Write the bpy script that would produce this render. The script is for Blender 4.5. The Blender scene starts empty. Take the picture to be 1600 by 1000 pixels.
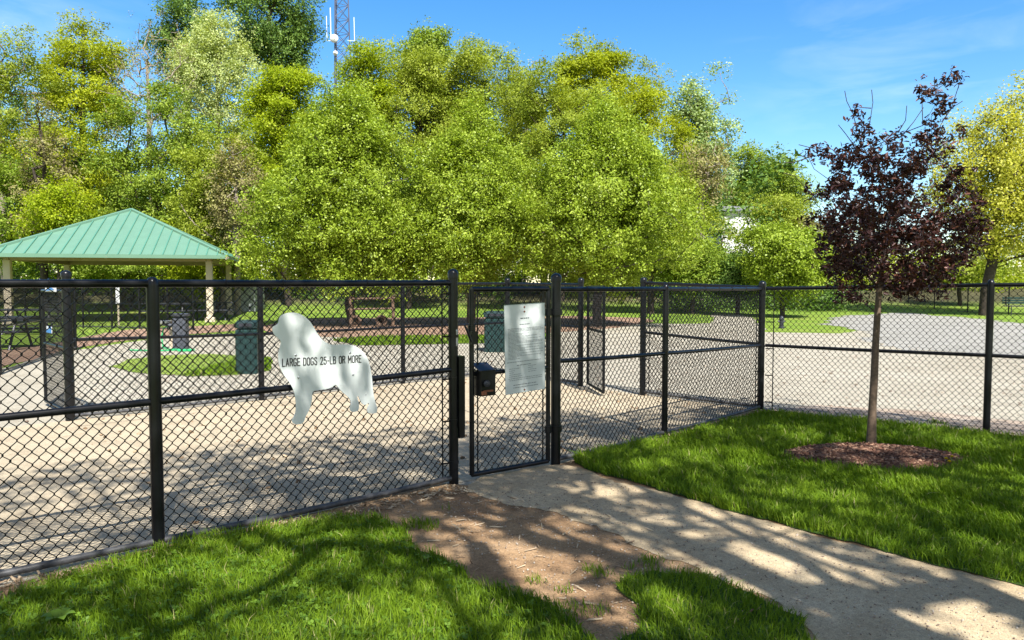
import bpy, math, random
import numpy as np
from mathutils import Vector, Matrix
from mathutils.geometry import tessellate_polygon

PI = math.pi
F = 1160.0; HZ = 443.0; CAMH = 1.55
PITCH = math.atan((500 - HZ) / F)
cp, sp = math.cos(PITCH), math.sin(PITCH)
COL = bpy.context.scene.collection

# ---------------------------------------------------------------- photo pixel -> world
def ray(px, py):
    a, b = (px - 800) / F, (500 - py) / F
    return np.array([a, cp + b * sp, -sp + b * cp])
def G(px, py, z=0.0):
    r = ray(px, py); t = (z - CAMH) / r[2]
    return np.array([r[0] * t, r[1] * t, z])
def AT(px, py, D):
    r = ray(px, py); t = D / r[1]
    return np.array([r[0] * t, D, CAMH + r[2] * t])
def ONPL(px, py, P, d, off=0.0):
    """point on the vertical plane through P with horizontal direction d, off metres towards the camera"""
    n = np.array([d[1], -d[0], 0.0]); n /= np.linalg.norm(n)
    r = ray(px, py); c = np.array([0, 0, CAMH])
    if n @ r > 0: n = -n
    q = np.array([P[0], P[1], 0]) + n * off
    t = ((q - c) @ n) / (r @ n)
    return c + r * t
def hill(x, y):
    s = np.clip((np.asarray(y, float) - 38) / 25, 0, 1)
    return 1.6 * s * s * (3 - 2 * s)

# ---------------------------------------------------------------- mesh helpers
def tag(o, label=None, cat=None, group=None, kind=None):
    if label: o['label'] = label
    if cat: o['category'] = cat
    if group: o['group'] = group
    if kind: o['kind'] = kind
    return o
def empty(name, loc, label, cat, group=None):
    o = bpy.data.objects.new(name, None); COL.objects.link(o)
    o.location = tuple(float(v) for v in loc); o.empty_display_size = .2
    return tag(o, label, cat, group)
def link(name, me, mat, parent=None, loc=None):
    o = bpy.data.objects.new(name, me); COL.objects.link(o)
    if mat: me.materials.append(mat)
    if parent is not None: o.parent = parent
    if loc is not None: o.location = loc
    return o
def raw(name, V, Fs, mat, parent=None, attr=None, smooth=False, origin=None):
    """V (n,3); Fs list of (m,k) int arrays; V in world space, moved to parent's origin"""
    V = np.asarray(V, np.float32).reshape(-1, 3)
    if parent is not None: V = V - np.array(parent.matrix_basis.translation if parent.parent is None else origin if origin is not None else (0, 0, 0), np.float32)
    elif origin is not None: V = V - np.array(origin, np.float32)
    me = bpy.data.meshes.new(name)
    Fs = [np.asarray(f, np.int32) for f in Fs if len(f)]
    nl = sum(f.size for f in Fs); nf = sum(len(f) for f in Fs)
    me.vertices.add(len(V)); me.vertices.foreach_set('co', V.ravel())
    me.loops.add(nl); me.loops.foreach_set('vertex_index', np.concatenate([f.ravel() for f in Fs]))
    tot = np.concatenate([np.full(len(f), f.shape[1], np.int32) for f in Fs])
    st = np.concatenate([[0], np.cumsum(tot)[:-1]]).astype(np.int32)
    me.polygons.add(nf); me.polygons.foreach_set('loop_start', st); me.polygons.foreach_set('loop_total', tot)
    if smooth: me.polygons.foreach_set('use_smooth', np.ones(nf, bool))
    me.update(calc_edges=True)
    if attr is not None:
        a = me.attributes.new('rnd', 'FLOAT', 'FACE'); a.data.foreach_set('value', np.asarray(attr, np.float32))
    o = link(name, me, mat, parent)
    if origin is not None and parent is None: o.location = tuple(float(v) for v in origin)
    return o

class MB:
    def __init__(s): s.v = []; s.f = []
    def add(s, vs, fs):
        b = len(s.v); s.v += [tuple(float(c) for c in v) for v in vs]; s.f += [tuple(i + b for i in f) for f in fs]; return s
    def box(s, c, size, rz=0.0, M=None):
        hx, hy, hz = [k / 2 for k in size]; R = Matrix.Rotation(rz, 3, 'Z')
        vs = []
        for dx, dy, dz in [(-1,-1,-1),(1,-1,-1),(1,1,-1),(-1,1,-1),(-1,-1,1),(1,-1,1),(1,1,1),(-1,1,1)]:
            v = Vector((dx*hx, dy*hy, dz*hz))
            v = (M @ v) if M else (R @ v)
            vs.append((v.x + c[0], v.y + c[1], v.z + c[2]))
        return s.add(vs, [(3,2,1,0),(4,5,6,7),(0,1,5,4),(1,2,6,5),(2,3,7,6),(3,0,4,7)])
    def bbox(s, c, size, rz=0.0, b=0.01):
        """box with chamfered vertical and top edges"""
        hx, hy, hz = [k / 2 for k in size]; R = Matrix.Rotation(rz, 3, 'Z'); vs = []
        for z, q in ((-hz, 0), (hz - b, 0), (hz, b)):
            for x, y in [(-hx+b,-hy),(hx-b,-hy),(hx,-hy+b),(hx,hy-b),(hx-b,hy),(-hx+b,hy),(-hx,hy-b),(-hx,-hy+b)]:
                v = R @ Vector((x - math.copysign(q, x), y - math.copysign(q, y), z)); vs.append((v.x + c[0], v.y + c[1], v.z + c[2]))
        fs = [tuple(range(7, -1, -1)), tuple(range(16, 24))]
        for r in (0, 8):
            for k in range(8): fs.append((r+k, r+(k+1)%8, r+8+(k+1)%8, r+8+k))
        return s.add(vs, fs)
    def tube(s, pts, rad, n=8, cap=True):
        pts = [Vector([float(c) for c in p]) for p in pts]
        if not hasattr(rad, '__len__'): rad = [rad] * len(pts)
        t = (pts[1] - pts[0]).normalized()
        u = t.orthogonal().normalized(); vs = []; fs = []
        for i, p in enumerate(pts):
            a = pts[max(i-1, 0)]; b = pts[min(i+1, len(pts)-1)]
            t = (b - a).normalized(); u = (u - t * u.dot(t)).normalized(); w = t.cross(u)
            for k in range(n):
                an = 2*PI*k/n; q = p + (u*math.cos(an) + w*math.sin(an)) * rad[i]; vs.append(q[:])
        for i in range(len(pts)-1):
            for k in range(n): fs.append((i*n+k, i*n+(k+1)%n, (i+1)*n+(k+1)%n, (i+1)*n+k))
        if cap: fs.append(tuple(range(n-1, -1, -1))); fs.append(tuple((len(pts)-1)*n + k for k in range(n)))
        return s.add(vs, fs)
    def lathe(s, c, prof, n=14, M=None):
        vs = []; fs = []
        for r, z in prof:
            for k in range(n):
                v = Vector((r*math.cos(2*PI*k/n), r*math.sin(2*PI*k/n), z))
                if M: v = M @ v
                vs.append((c[0]+v.x, c[1]+v.y, c[2]+v.z))
        for i in range(len(prof)-1):
            for k in range(n): fs.append((i*n+k, i*n+(k+1)%n, (i+1)*n+(k+1)%n, (i+1)*n+k))
        fs.append(tuple(range(n-1, -1, -1))); fs.append(tuple((len(prof)-1)*n+k for k in range(n)))
        return s.add(vs, fs)
    def build(s, name, mat, parent=None, smooth=False, off=None):
        me = bpy.data.meshes.new(name)
        o = Vector((0, 0, 0))
        if parent is not None:
            q = parent
            while q is not None: o = o + q.location; q = q.parent
        elif off is not None: o = Vector([float(c) for c in off])
        me.from_pydata([(v[0]-o.x, v[1]-o.y, v[2]-o.z) for v in s.v], [], s.f); me.update()
        if smooth:
            me.polygons.foreach_set('use_smooth', np.ones(len(me.polygons), bool))
            me.set_sharp_from_angle(angle=math.radians(40))
        ob = link(name, me, mat, parent)
        if parent is None and off is not None: ob.location = o
        return ob

# ---------------------------------------------------------------- materials
def newmat(name):
    m = bpy.data.materials.new(name); m.use_nodes = True
    nt = m.node_tree; b = nt.nodes['Principled BSDF']; return m, nt, b
def noise(nt, scale, detail=4, rough=.6, vec=None, dist=0):
    n = nt.nodes.new('ShaderNodeTexNoise'); n.inputs['Scale'].default_value = scale
    n.inputs['Detail'].default_value = detail; n.inputs['Roughness'].default_value = rough; n.inputs['Distortion'].default_value = dist
    if vec is not None: nt.links.new(vec, n.inputs['Vector'])
    return n.outputs['Fac']
def ramp(nt, fac, stops):
    r = nt.nodes.new('ShaderNodeValToRGB'); el = r.color_ramp.elements
    while len(el) < len(stops): el.new(.5)
    for e, (p, c) in zip(el, stops): e.position = p; e.color = (*c, 1)
    nt.links.new(fac, r.inputs['Fac']); return r.outputs['Color']
def mix(nt, a, b, fac, mode='MIX'):
    n = nt.nodes.new('ShaderNodeMix'); n.data_type = 'RGBA'; n.blend_type = mode
    for s, v in ((n.inputs[0], fac), (n.inputs[6], a), (n.inputs[7], b)):
        if hasattr(v, 'is_linked') or hasattr(v, 'links'): nt.links.new(v, s)
        else: s.default_value = v if not hasattr(v, '__len__') else (*v, 1)
    return n.outputs[2]
def bump(nt, b, h, strength, dist):
    n = nt.nodes.new('ShaderNodeBump'); n.inputs['Strength'].default_value = strength; n.inputs['Distance'].default_value = dist
    nt.links.new(h, n.inputs['Height']); nt.links.new(n.outputs['Normal'], b.inputs['Normal'])
def coords(nt):
    return nt.nodes.new('ShaderNodeNewGeometry').outputs['Position']
def paint(name, col, rough=.4, metal=0, var=.15, scale=30, bmp=0.0, spec=.5):
    m, nt, b = newmat(name)
    c0 = tuple(c*(1-var) for c in col); c1 = tuple(min(1, c*(1+var)) for c in col)
    p = coords(nt); f = noise(nt, scale, 5, .65, p)
    nt.links.new(ramp(nt, f, [(.3, c0), (.7, c1)]), b.inputs['Base Color'])
    b.inputs['Roughness'].default_value = rough; b.inputs['Metallic'].default_value = metal
    b.inputs['Specular IOR Level'].default_value = spec
    if bmp: bump(nt, b, f, .5, bmp)
    return m
def leafmat(name, stops, trans=.38, rough=.45, spec=.14):
    m, nt, b = newmat(name)
    a = nt.nodes.new('ShaderNodeAttribute'); a.attribute_name = 'rnd'
    c = ramp(nt, a.outputs['Fac'], stops)
    nt.links.new(c, b.inputs['Base Color']); b.inputs['Roughness'].default_value = rough
    b.inputs['Specular IOR Level'].default_value = spec
    t = nt.nodes.new('ShaderNodeBsdfTranslucent')
    tc = mix(nt, c, (1.0, 1.0, .35), 1.0, 'MULTIPLY'); nt.links.new(tc, t.inputs['Color'])
    x = nt.nodes.new('ShaderNodeMixShader'); x.inputs[0].default_value = trans
    nt.links.new(b.outputs[0], x.inputs[1]); nt.links.new(t.outputs[0], x.inputs[2])
    nt.links.new(x.outputs[0], nt.nodes['Material Output'].inputs['Surface'])
    return m
def groundmat(name, cols, big=.5, fine=140, bmp=.006, rough=.95, extra=None):
    m, nt, b = newmat(name); p = coords(nt)
    c = ramp(nt, noise(nt, big, 6, .65, p), [(.32, cols[0]), (.55, cols[1]), (.72, cols[2])])
    f = noise(nt, fine, 3, .7, p); g = noise(nt, fine*.22, 4, .7, p)
    c = mix(nt, c, ramp(nt, f, [(.32, (.42, .40, .38)), (.5, (.95, .95, .95)), (.7, (1.25, 1.22, 1.18))]), .8, 'MULTIPLY')
    c = mix(nt, c, ramp(nt, g, [(.35, (.75, .73, .7)), (.6, (1.08, 1.07, 1.05))]), .7, 'MULTIPLY')
    if extra: c = extra(nt, p, c)
    nt.links.new(c, b.inputs['Base Color']); b.inputs['Roughness'].default_value = rough
    b.inputs['Specular IOR Level'].default_value = .15
    w = noise(nt, 2.6, 5, .6, p, .6)
    c = mix(nt, c, ramp(nt, w, [(.38, (.84, .82, .80)), (.5, (1, 1, 1)), (.68, (1.06, 1.05, 1.03))]), .75, 'MULTIPLY')
    nt.links.new(c, b.inputs['Base Color'])
    h = nt.nodes.new('ShaderNodeMath'); h.operation = 'ADD'; nt.links.new(f, h.inputs[0]); nt.links.new(g, h.inputs[1])
    bump(nt, b, h.outputs[0], .7, bmp)
    return m

M = {}
M['black'] = paint('black_vinyl', (.005, .0055, .007), .30, 0, .35, 18, .0004, .32)
M['wire'] = paint('black_wire', (.005, .0055, .006), .4, 0, .3, 40, 0, .25)
M['worn'] = paint('worn_black_pipe', (.055, .055, .056), .42, 0, .8, 14, .0006, .4)
M['galv'] = paint('galvanised_steel', (.42, .43, .44), .35, .7, .2, 40)
M['whitesign'] = paint('white_sign_sheet', (.68, .72, .69), .35, 0, .03, 3)
M['noticewhite'] = paint('white_notice_sheet', (.60, .64, .62), .35, 0, .04, 6)
M['ink'] = paint('black_ink', (.012, .012, .014), .5, 0, .1)
M['greyink'] = paint('faded_grey_ink', (.10, .12, .13), .5, 0, .1)
M['rust'] = paint('rust', (.20, .07, .03), .8, 0, .5, 60)
M['blue'] = paint('blue_print', (.05, .22, .55), .45, 0, .1)
M['roofgreen'] = paint('green_metal_roof', (.11, .215, .148), .38, 0, .05, 2)
M['roofdark'] = paint('green_metal_trim', (.07, .20, .14), .4, 0, .1, 2)
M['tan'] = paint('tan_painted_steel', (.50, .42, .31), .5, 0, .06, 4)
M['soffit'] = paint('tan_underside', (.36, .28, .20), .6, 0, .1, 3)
M['bin'] = paint('green_bin_plastic', (.008, .036, .034), .4, 0, .2, 8)
M['binlid'] = paint('dark_bin_lid', (.012, .035, .035), .4, 0, .2, 8)
M['darkfurn'] = paint('dark_furniture_coating', (.022, .024, .032), .45, 0, .25, 10)
M['greyfount'] = paint('grey_fountain_coating', (.055, .06, .075), .5, 0, .2, 10)
M['hose'] = paint('green_hose', (.02, .36, .12), .4, 0, .1)
M['wood'] = paint('weathered_wood', (.13, .08, .05), .8, 0, .35, 25, .003)
M['house'] = paint('white_siding', (.80, .80, .80), .6, 0, .03, 1)
M['shed'] = paint('grey_shed_sheet', (.30, .32, .34), .5, 0, .1, 2)
M['houseroof'] = paint('grey_shingles', (.15, .15, .16), .9, 0, .3, 3)
M['glass'] = paint('dark_window_glass', (.03, .04, .05), .1, 0, .1)
M['tower'] = paint('tower_steel', (.075, .085, .13), .5, 0, .3, .3)
M['whiteplastic'] = paint('white_plastic', (.75, .75, .76), .4, 0, .05)
M['bark'] = paint('grey_bark', (.13, .105, .085), .9, 0, .45, 9, .02, .2)
M['barkdark'] = paint('dark_bark', (.055, .043, .035), .9, 0, .45, 7, .02, .2)
M['barkpale'] = paint('pale_twigs', (.24, .20, .16), .9, 0, .3, 9, .01, .2)
M['barkplum'] = paint('plum_bark', (.125, .088, .058), .75, 0, .45, 34, .006, .3)
M['twigplum'] = paint('dark_twig', (.035, .024, .024), .7, 0, .3, 30, .0, .3)

# foliage colours
M['lf_pear'] = leafmat('pear_leaves', [(0, (.10, .155, .008)), (.5, (.24, .335, .022)), (1, (.46, .56, .09))], .38, .42, .22)
M['lf_lime'] = leafmat('lime_leaves', [(0, (0.170, 0.246, 0.008)), (.5, (0.312, 0.397, 0.015)), (1, (0.454, 0.520, 0.038))], .45)
M['lf_chart'] = leafmat('chartreuse_leaves', [(0, (0.192, 0.242, 0.012)), (.5, (0.333, 0.393, 0.015)), (1, (0.484, 0.524, 0.041))], .45)
M['lf_olive'] = leafmat('olive_leaves', [(0, (0.143, 0.198, 0.022)), (.5, (0.275, 0.341, 0.033)), (1, (0.418, 0.473, 0.077))], .42)
M['lf_pale'] = leafmat('pale_silver_leaves', [(0, (0.253, 0.322, 0.092)), (.5, (0.437, 0.506, 0.184)), (1, (0.632, 0.690, 0.322))], .4)
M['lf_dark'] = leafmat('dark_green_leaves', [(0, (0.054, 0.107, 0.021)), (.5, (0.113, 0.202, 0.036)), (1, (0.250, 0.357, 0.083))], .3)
M['lf_mid'] = leafmat('mid_green_leaves', [(0, (0.088, 0.155, 0.014)), (.5, (0.199, 0.287, 0.028)), (1, (0.376, 0.464, 0.077))], .38)
M['lf_poplar'] = leafmat('poplar_leaves', [(0, (0.156, 0.234, 0.078)), (.5, (0.312, 0.416, 0.143)), (1, (0.598, 0.676, 0.338))], .35)
M['lf_brown'] = leafmat('budding_brown_leaves', [(0, (0.168, 0.132, 0.072)), (.5, (0.264, 0.240, 0.096)), (1, (0.396, 0.396, 0.120))], .3)
M['lf_yellow'] = leafmat('yellow_spring_leaves', [(0, (.33, .34, .03)), (.5, (.50, .50, .06)), (1, (.66, .64, .16))], .42)
M['lf_plum'] = leafmat('maroon_leaves', [(0, (.018, .007, .007)), (.6, (.065, .022, .018)), (1, (.24, .095, .06))], .22, .4, .4)
M['lf_shade'] = leafmat('oak_leaves', [(0, (.06, .14, .01)), (1, (.16, .28, .03))], .12)
M['lf_grass'] = leafmat('grass_blades', [(0, (0.053, 0.113, 0.006)), (.5, (0.149, 0.244, 0.012)), (.9, (0.280, 0.375, 0.035)), (1, (0.367, 0.349, 0.140))], .35, .5, .14)
M['lf_clover'] = leafmat('clover_leaves', [(0, (.05, .115, .008)), (1, (.14, .24, .02))], .3, .5, .3)
M['straw'] = leafmat('dry_chips', [(0, (.13, .085, .05)), (.5, (.30, .21, .13)), (1, (.52, .42, .28))], 0.02, .8, .1)
M['mulch'] = leafmat('bark_mulch', [(0, (.05, .024, .016)), (.6, (.17, .085, .055)), (1, (.36, .23, .15))], 0.02, .8, .1)
M['pebble'] = leafmat('pebbles', [(0, (.14, .10, .075)), (.6, (.32, .26, .20)), (1, (.50, .44, .36))], 0.02, .8, .1)
M['petal'] = leafmat('yellow_petals', [(0, (.75, .55, .01)), (1, (.8, .65, .03))], .2, .6, .1)

def grassextra(nt, p, c):
    n2 = noise(nt, 26, 3, .7, p)
    return mix(nt, c, ramp(nt, n2, [(.35, (.6, .65, .5)), (.65, (1.15, 1.12, 1.1))]), .8, 'MULTIPLY')
M['field'] = groundmat('field_grass', [(.12, .20, .03), (.19, .27, .045), (.27, .30, .09)], .22, 60, .02, .95, grassextra)
M['woodfloor'] = groundmat('woodland_floor', [(.05, .06, .02), (.09, .08, .04), (.12, .10, .06)], .4, 30, .05)
M['lawnsoil'] = groundmat('lawn_soil', [(.03, .06, .012), (.05, .10, .015), (.08, .12, .03)], 1.2, 90, .01)
M['gravel'] = groundmat('stone_dust', [(.31, .285, .225), (.36, .335, .27), (.40, .375, .31)], .25, 120, .006)
M['padc'] = groundmat('concrete_pad', [(.355, .30, .212), (.41, .35, .25), (.445, .385, .28)], .3, 190, .004)
M['greygravel'] = groundmat('grey_gravel', [(.255, .25, .225), (.295, .29, .265), (.33, .325, .30)], .4, 90, .006)
M['path'] = groundmat('path_stone_dust', [(.39, .305, .19), (.47, .375, .24), (.52, .425, .285)], .9, 170, .006)
M['dirt'] = groundmat('bare_dirt', [(.25, .15, .08), (.355, .235, .13), (.46, .325, .20)], 1.1, 110, .012)
M['dirtpink'] = groundmat('pinkish_grit', [(.30, .235, .18), (.38, .31, .245), (.43, .37, .30)], 1.5, 60, .012)
M['mulchbed'] = groundmat('red_mulch', [(.22, .14, .10), (.30, .20, .14), (.36, .25, .18)], .7, 60, .02)
M['mulchring'] = groundmat('brown_mulch', [(.11, .055, .035), (.17, .09, .06), (.22, .13, .09)], 5, 70, .03)

# ---------------------------------------------------------------- noise in numpy for outlines
rng = np.random.default_rng(7)
def pip(poly, X, Y):
    inside = np.zeros(len(X), bool); n = len(poly)
    for i in range(n):
        x1, y1 = poly[i][0], poly[i][1]; x2, y2 = poly[(i+1) % n][0], poly[(i+1) % n][1]
        c = ((y1 > Y) != (y2 > Y)) & (X < (x2-x1)*(Y-y1)/(y2-y1+1e-12) + x1)
        inside ^= c
    return inside
def rough_poly(pts, step=.12, amp=.03, seed=0, lock=()):
    r = random.Random(seed); out = []; n = len(pts)
    ph = [r.uniform(0, 6.28) for _ in range(6)]; s = 0
    for i in range(n):
        a = np.array(pts[i][:2], float); b = np.array(pts[(i+1) % n][:2], float)
        L = np.linalg.norm(b-a); k = max(1, min(int(L/step), 260)); nrm = np.array([a[1]-b[1], b[0]-a[0]])/max(L, 1e-6)
        for j in range(k):
            t = j/k; q = a + (b-a)*t; ss = s + L*t
            w = (math.sin(ss*2.1/step*.12+ph[0]) + .7*math.sin(ss*5.3*.12/step+ph[1]) + .5*math.sin(ss*11.7*.12/step+ph[2]) + .5*math.sin(ss*23*.12/step+ph[3])) * amp * .6
            if i in lock: w = 0
            out.append(q + nrm*(w + r.uniform(-amp, amp)*.3*(i not in lock)))
        s += L
    return np.array(out)
def sheet(name, poly, z, mat, label=None, cat=None, kind='structure'):
    tri = tessellate_polygon([[Vector((p[0], p[1], 0)) for p in poly]])
    V = [(p[0], p[1], z) for p in poly]
    me = bpy.data.meshes.new(name)
    fs = []
    for t in tri:
        a, b, c = [Vector(V[i]) for i in t]
        fs.append(t if (b-a).cross(c-a).z > 0 else t[::-1])
    me.from_pydata(V, [], fs); me.update()
    o = link(name, me, mat); tag(o, label, cat, None, kind); return o

# ================================================================= GROUND
xs = np.concatenate([[-420, -200, -110], np.arange(-70, 71, 3.5), [110, 200, 420]])
ys = np.concatenate([[-60, -25], np.arange(-10, 100, 3.5), [130, 200, 420]])
X, Y = np.meshgrid(xs, ys); Z = hill(X, Y)
V = np.stack([X, Y, Z], -1).reshape(-1, 3); nx = len(xs)
q = np.array([(j*nx+i, j*nx+i+1, (j+1)*nx+i+1, (j+1)*nx+i) for j in range(len(ys)-1) for i in range(nx-1)])
def groundtop():
    m, nt, b = newmat('ground_grass'); p = coords(nt)
    c = ramp(nt, noise(nt, .22, 6, .65, p), [(.32, (.13, .215, .03)), (.55, (.20, .29, .045)), (.72, (.30, .33, .09))])
    c = grassextra(nt, p, c)
    c = mix(nt, c, ramp(nt, noise(nt, 60, 3, .7, p), [(.3, (.5, .5, .45)), (.6, (1.1, 1.1, 1.05))]), .7, 'MULTIPLY')
    s = nt.nodes.new('ShaderNodeSeparateXYZ'); nt.links.new(p, s.inputs[0])
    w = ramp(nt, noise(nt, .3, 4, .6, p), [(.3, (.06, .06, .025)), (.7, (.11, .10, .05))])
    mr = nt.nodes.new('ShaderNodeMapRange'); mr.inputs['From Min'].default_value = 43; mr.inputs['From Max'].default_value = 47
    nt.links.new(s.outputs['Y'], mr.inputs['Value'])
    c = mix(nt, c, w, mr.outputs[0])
    nt.links.new(c, b.inputs['Base Color']); b.inputs['Roughness'].default_value = .95; b.inputs['Specular IOR Level'].default_value = .1
    bump(nt, b, noise(nt, 24, 5, .75, p), .8, .05)
    return m
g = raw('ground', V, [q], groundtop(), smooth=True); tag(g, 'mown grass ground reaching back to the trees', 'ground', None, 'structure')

def P(*pp): return [G(*p)[:2] for p in pp]
# stone dust yard behind the fences
yard = P((-500, 1200), (-500, 640), (-60, 592), (30, 570), (110, 548), (180, 538), (260, 527), (330, 522), (440, 519), (560, 515), (700, 513), (830, 511), (930, 508), (990, 505), (1060, 506), (1112, 505), (1117, 499), (1108, 492), (1060, 486), (1000, 484), (1000, 480.5), (1060, 479.5), (1128, 483), (1150, 488), (1180, 499), (1197, 519), (1310, 521), (1345, 517), (1420, 520), (1600, 530), (1800, 545), (2100, 600))
yard += [(14, 1.0), (9, 2.2)]
sheet('gravel_yard', rough_poly(yard, .3, .10, 3), .004, M['gravel'], 'pale tan stone dust surface of the dog run', 'yard')
gg = P((1345, 519), (1300, 508), (1290, 499), (1330, 493), (1410, 488), (1500, 496), (1620, 507), (1900, 530), (1900, 575), (1700, 560), (1560, 556), (1420, 548), (1370, 535))
sheet('grey_gravel', rough_poly(gg, .3, .35, 5), .008, M['greygravel'], 'light grey gravel area far behind the purple leaved tree', 'gravel')
mb_ = P((400, 512), (470, 498), (600, 497), (760, 496), (900, 494), (1010, 497), (1020, 503), (960, 513), (800, 524), (700, 527), (560, 528), (430, 524))
sheet('mulch_bed', rough_poly(mb_, .3, .12, 6), .012, M['mulchbed'], 'reddish mulch bed beneath the pear trees', 'mulch bed')
ml = P((-100, 560), (60, 540), (200, 515), (400, 505), (400, 514), (330, 520), (250, 526), (120, 544), (-60, 590))
sheet('mulch_strip', rough_poly(ml, .3, .1, 16), .010, M['mulchbed'], 'worn reddish strip in front of the gazebo', 'mulch')
bs = P((1195, 640), (1280, 634), (1400, 640), (1541, 655), (1700, 672), (2100, 730), (2100, 800), (1541, 682), (1360, 662), (1190, 647))
sheet('worn_strip', rough_poly(bs, .12, .07, 44), .012, M['dirtpink'], 'pinkish worn strip of grit behind the side fence', 'dirt')
# vestibule concrete pad
POST = {k: G(*v)[:2] for k, v in dict(a=(248, 858), g1=(709, 757), g2=(868, 727), b=(1038, 683), c=(1188, 641), d=(1541, 677), i0=(110, 658), i1=(409, 626), i2=(630, 600), i4=(907, 604), i5=(1004, 618)).items()}
dl = POST['g1'] - POST['a']; dl = dl/np.linalg.norm(dl)
POST['z0'] = POST['a'] - dl*2.9; POST['i3'] = np.array([-.08, 12.75])
i_ext = POST['i0'] - (POST['i1']-POST['i0'])/np.linalg.norm(POST['i1']-POST['i0'])*1.6
pad = [POST['z0']-dl*2, POST['a'], POST['g1'], POST['g2'], POST['b'], POST['c'], POST['i5'], POST['i4'], POST['i3'], POST['i2'], POST['i1'], POST['i0'], i_ext, i_ext+np.array([-5, -3])]
sheet('concrete_pad', [np.array(p, float) for p in pad], .008, M['padc'], 'tan concrete pad of the double gated entry pen', 'pavement')
# expansion joints: thin dark strips set in the pad
jm = MB()
def joint(a, b, w=.012):
    a, b = np.array(a, float), np.array(b, float); d = (b-a)/np.linalg.norm(b-a); n = np.array([-d[1], d[0]])*w/2
    jm.add([(*(a-n), .0115), (*(b-n), .0115), (*(b+n), .0115), (*(a+n), .0115)], [(0, 1, 2, 3)])
joint(G(880, 664)[:2], G(1100, 652)[:2]); joint(G(640, 607)[:2], G(868, 700)[:2]); joint(G(120, 668)[:2], G(640, 607)[:2]); joint(G(735, 640)[:2], G(1000, 625)[:2])
tag(jm.build('pad_joints', paint('joint_dark', (.17, .14, .11), .9)), 'thin dark joints across the concrete pad', 'joint', None, 'structure')
# grass patches in the yard
patches = [rough_poly(P((172, 574), (200, 562), (260, 556), (330, 554), (395, 557), (425, 566), (420, 580), (370, 587), (300, 589), (230, 585)), .15, .05, 9),
           rough_poly(P((520, 533), (560, 529), (650, 527), (760, 526), (860, 524), (850, 531), (760, 537), (650, 539), (560, 540)), .2, .06, 10)]
# front dirt, path, lawns
dirt = [POST['z0'] - dl*2 + np.array([.12, .0])] + P((-20, 926), (250, 857), (500, 802), (690, 757), (760, 764), (868, 729), (1038, 684), (1187, 641), (1541, 677), (1700, 694)) + [(9, 4.8), (9, .5), (-6, .5)]
sheet('dirt', [np.array(p, float) for p in dirt], .012, M['dirt'], 'bare brown dirt in front of the gate', 'dirt')
pathp = P((722, 768), (752, 745), (868, 729), (905, 733), (950, 750), (1030, 770), (1110, 792), (1200, 817), (1300, 845), (1400, 871), (1500, 897), (1600, 921), (1800, 972), (1900, 1100), (1420, 1100), (1290, 1003), (1240, 968), (1180, 935), (1090, 893), (1010, 860), (930, 826), (850, 803), (780, 786))
sheet('path', rough_poly(pathp, .06, .04, 12), .016, M['path'], 'fine stone dust path leading up to the gate', 'path')
lawnL = rough_poly(P((-300, 1010), (-20, 948), (60, 922), (160, 892), (250, 868), (330, 846), (420, 832), (500, 818), (590, 815), (630, 838), (640, 862), (680, 868), (720, 893), (740, 915), (800, 930), (850, 950), (905, 985), (930, 1010), (960, 1100), (960, 1300), (-700, 1300)), .06, .03, 21)
lawnS = rough_poly(P((965, 925), (985, 908), (1020, 900), (1080, 905), (1150, 925), (1215, 950), (1255, 972), (1262, 1000), (1290, 1060), (1300, 1250), (930, 1250), (945, 1020), (1000, 985), (990, 955)), .06, .03, 22)
lawnR = rough_poly(P((895, 724), (930, 712), (1045, 690), (1120, 668), (1190, 650), (1360, 664), (1440, 672), (1545, 686), (1800, 712), (2100, 760)) + [(9.0, 3.2), (8, 1.2)] + P((1900, 1000), (1700, 950), (1600, 921), (1500, 897), (1400, 872), (1300, 846), (1200, 817), (1110, 793), (1030, 770), (960, 748), (915, 736)), .06, .025, 23)
for nm, pl, lb in (('lawn', lawnL, 'shaggy green lawn in front of the left fence'), ('lawn', lawnS, 'small tongue of lawn between dirt and path'), ('lawn', lawnR, 'lush green lawn around the purple leaved tree')):
    sheet(nm, pl, .022, M['lawnsoil'], lb, 'lawn')
for i, pl in enumerate(patches):
    sheet('grass_patch', pl, .014, M['field'], ['bright oval grass patch beside the green bin', 'thin grass strip in the yard before the pear trees'][i], 'grass')

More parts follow.
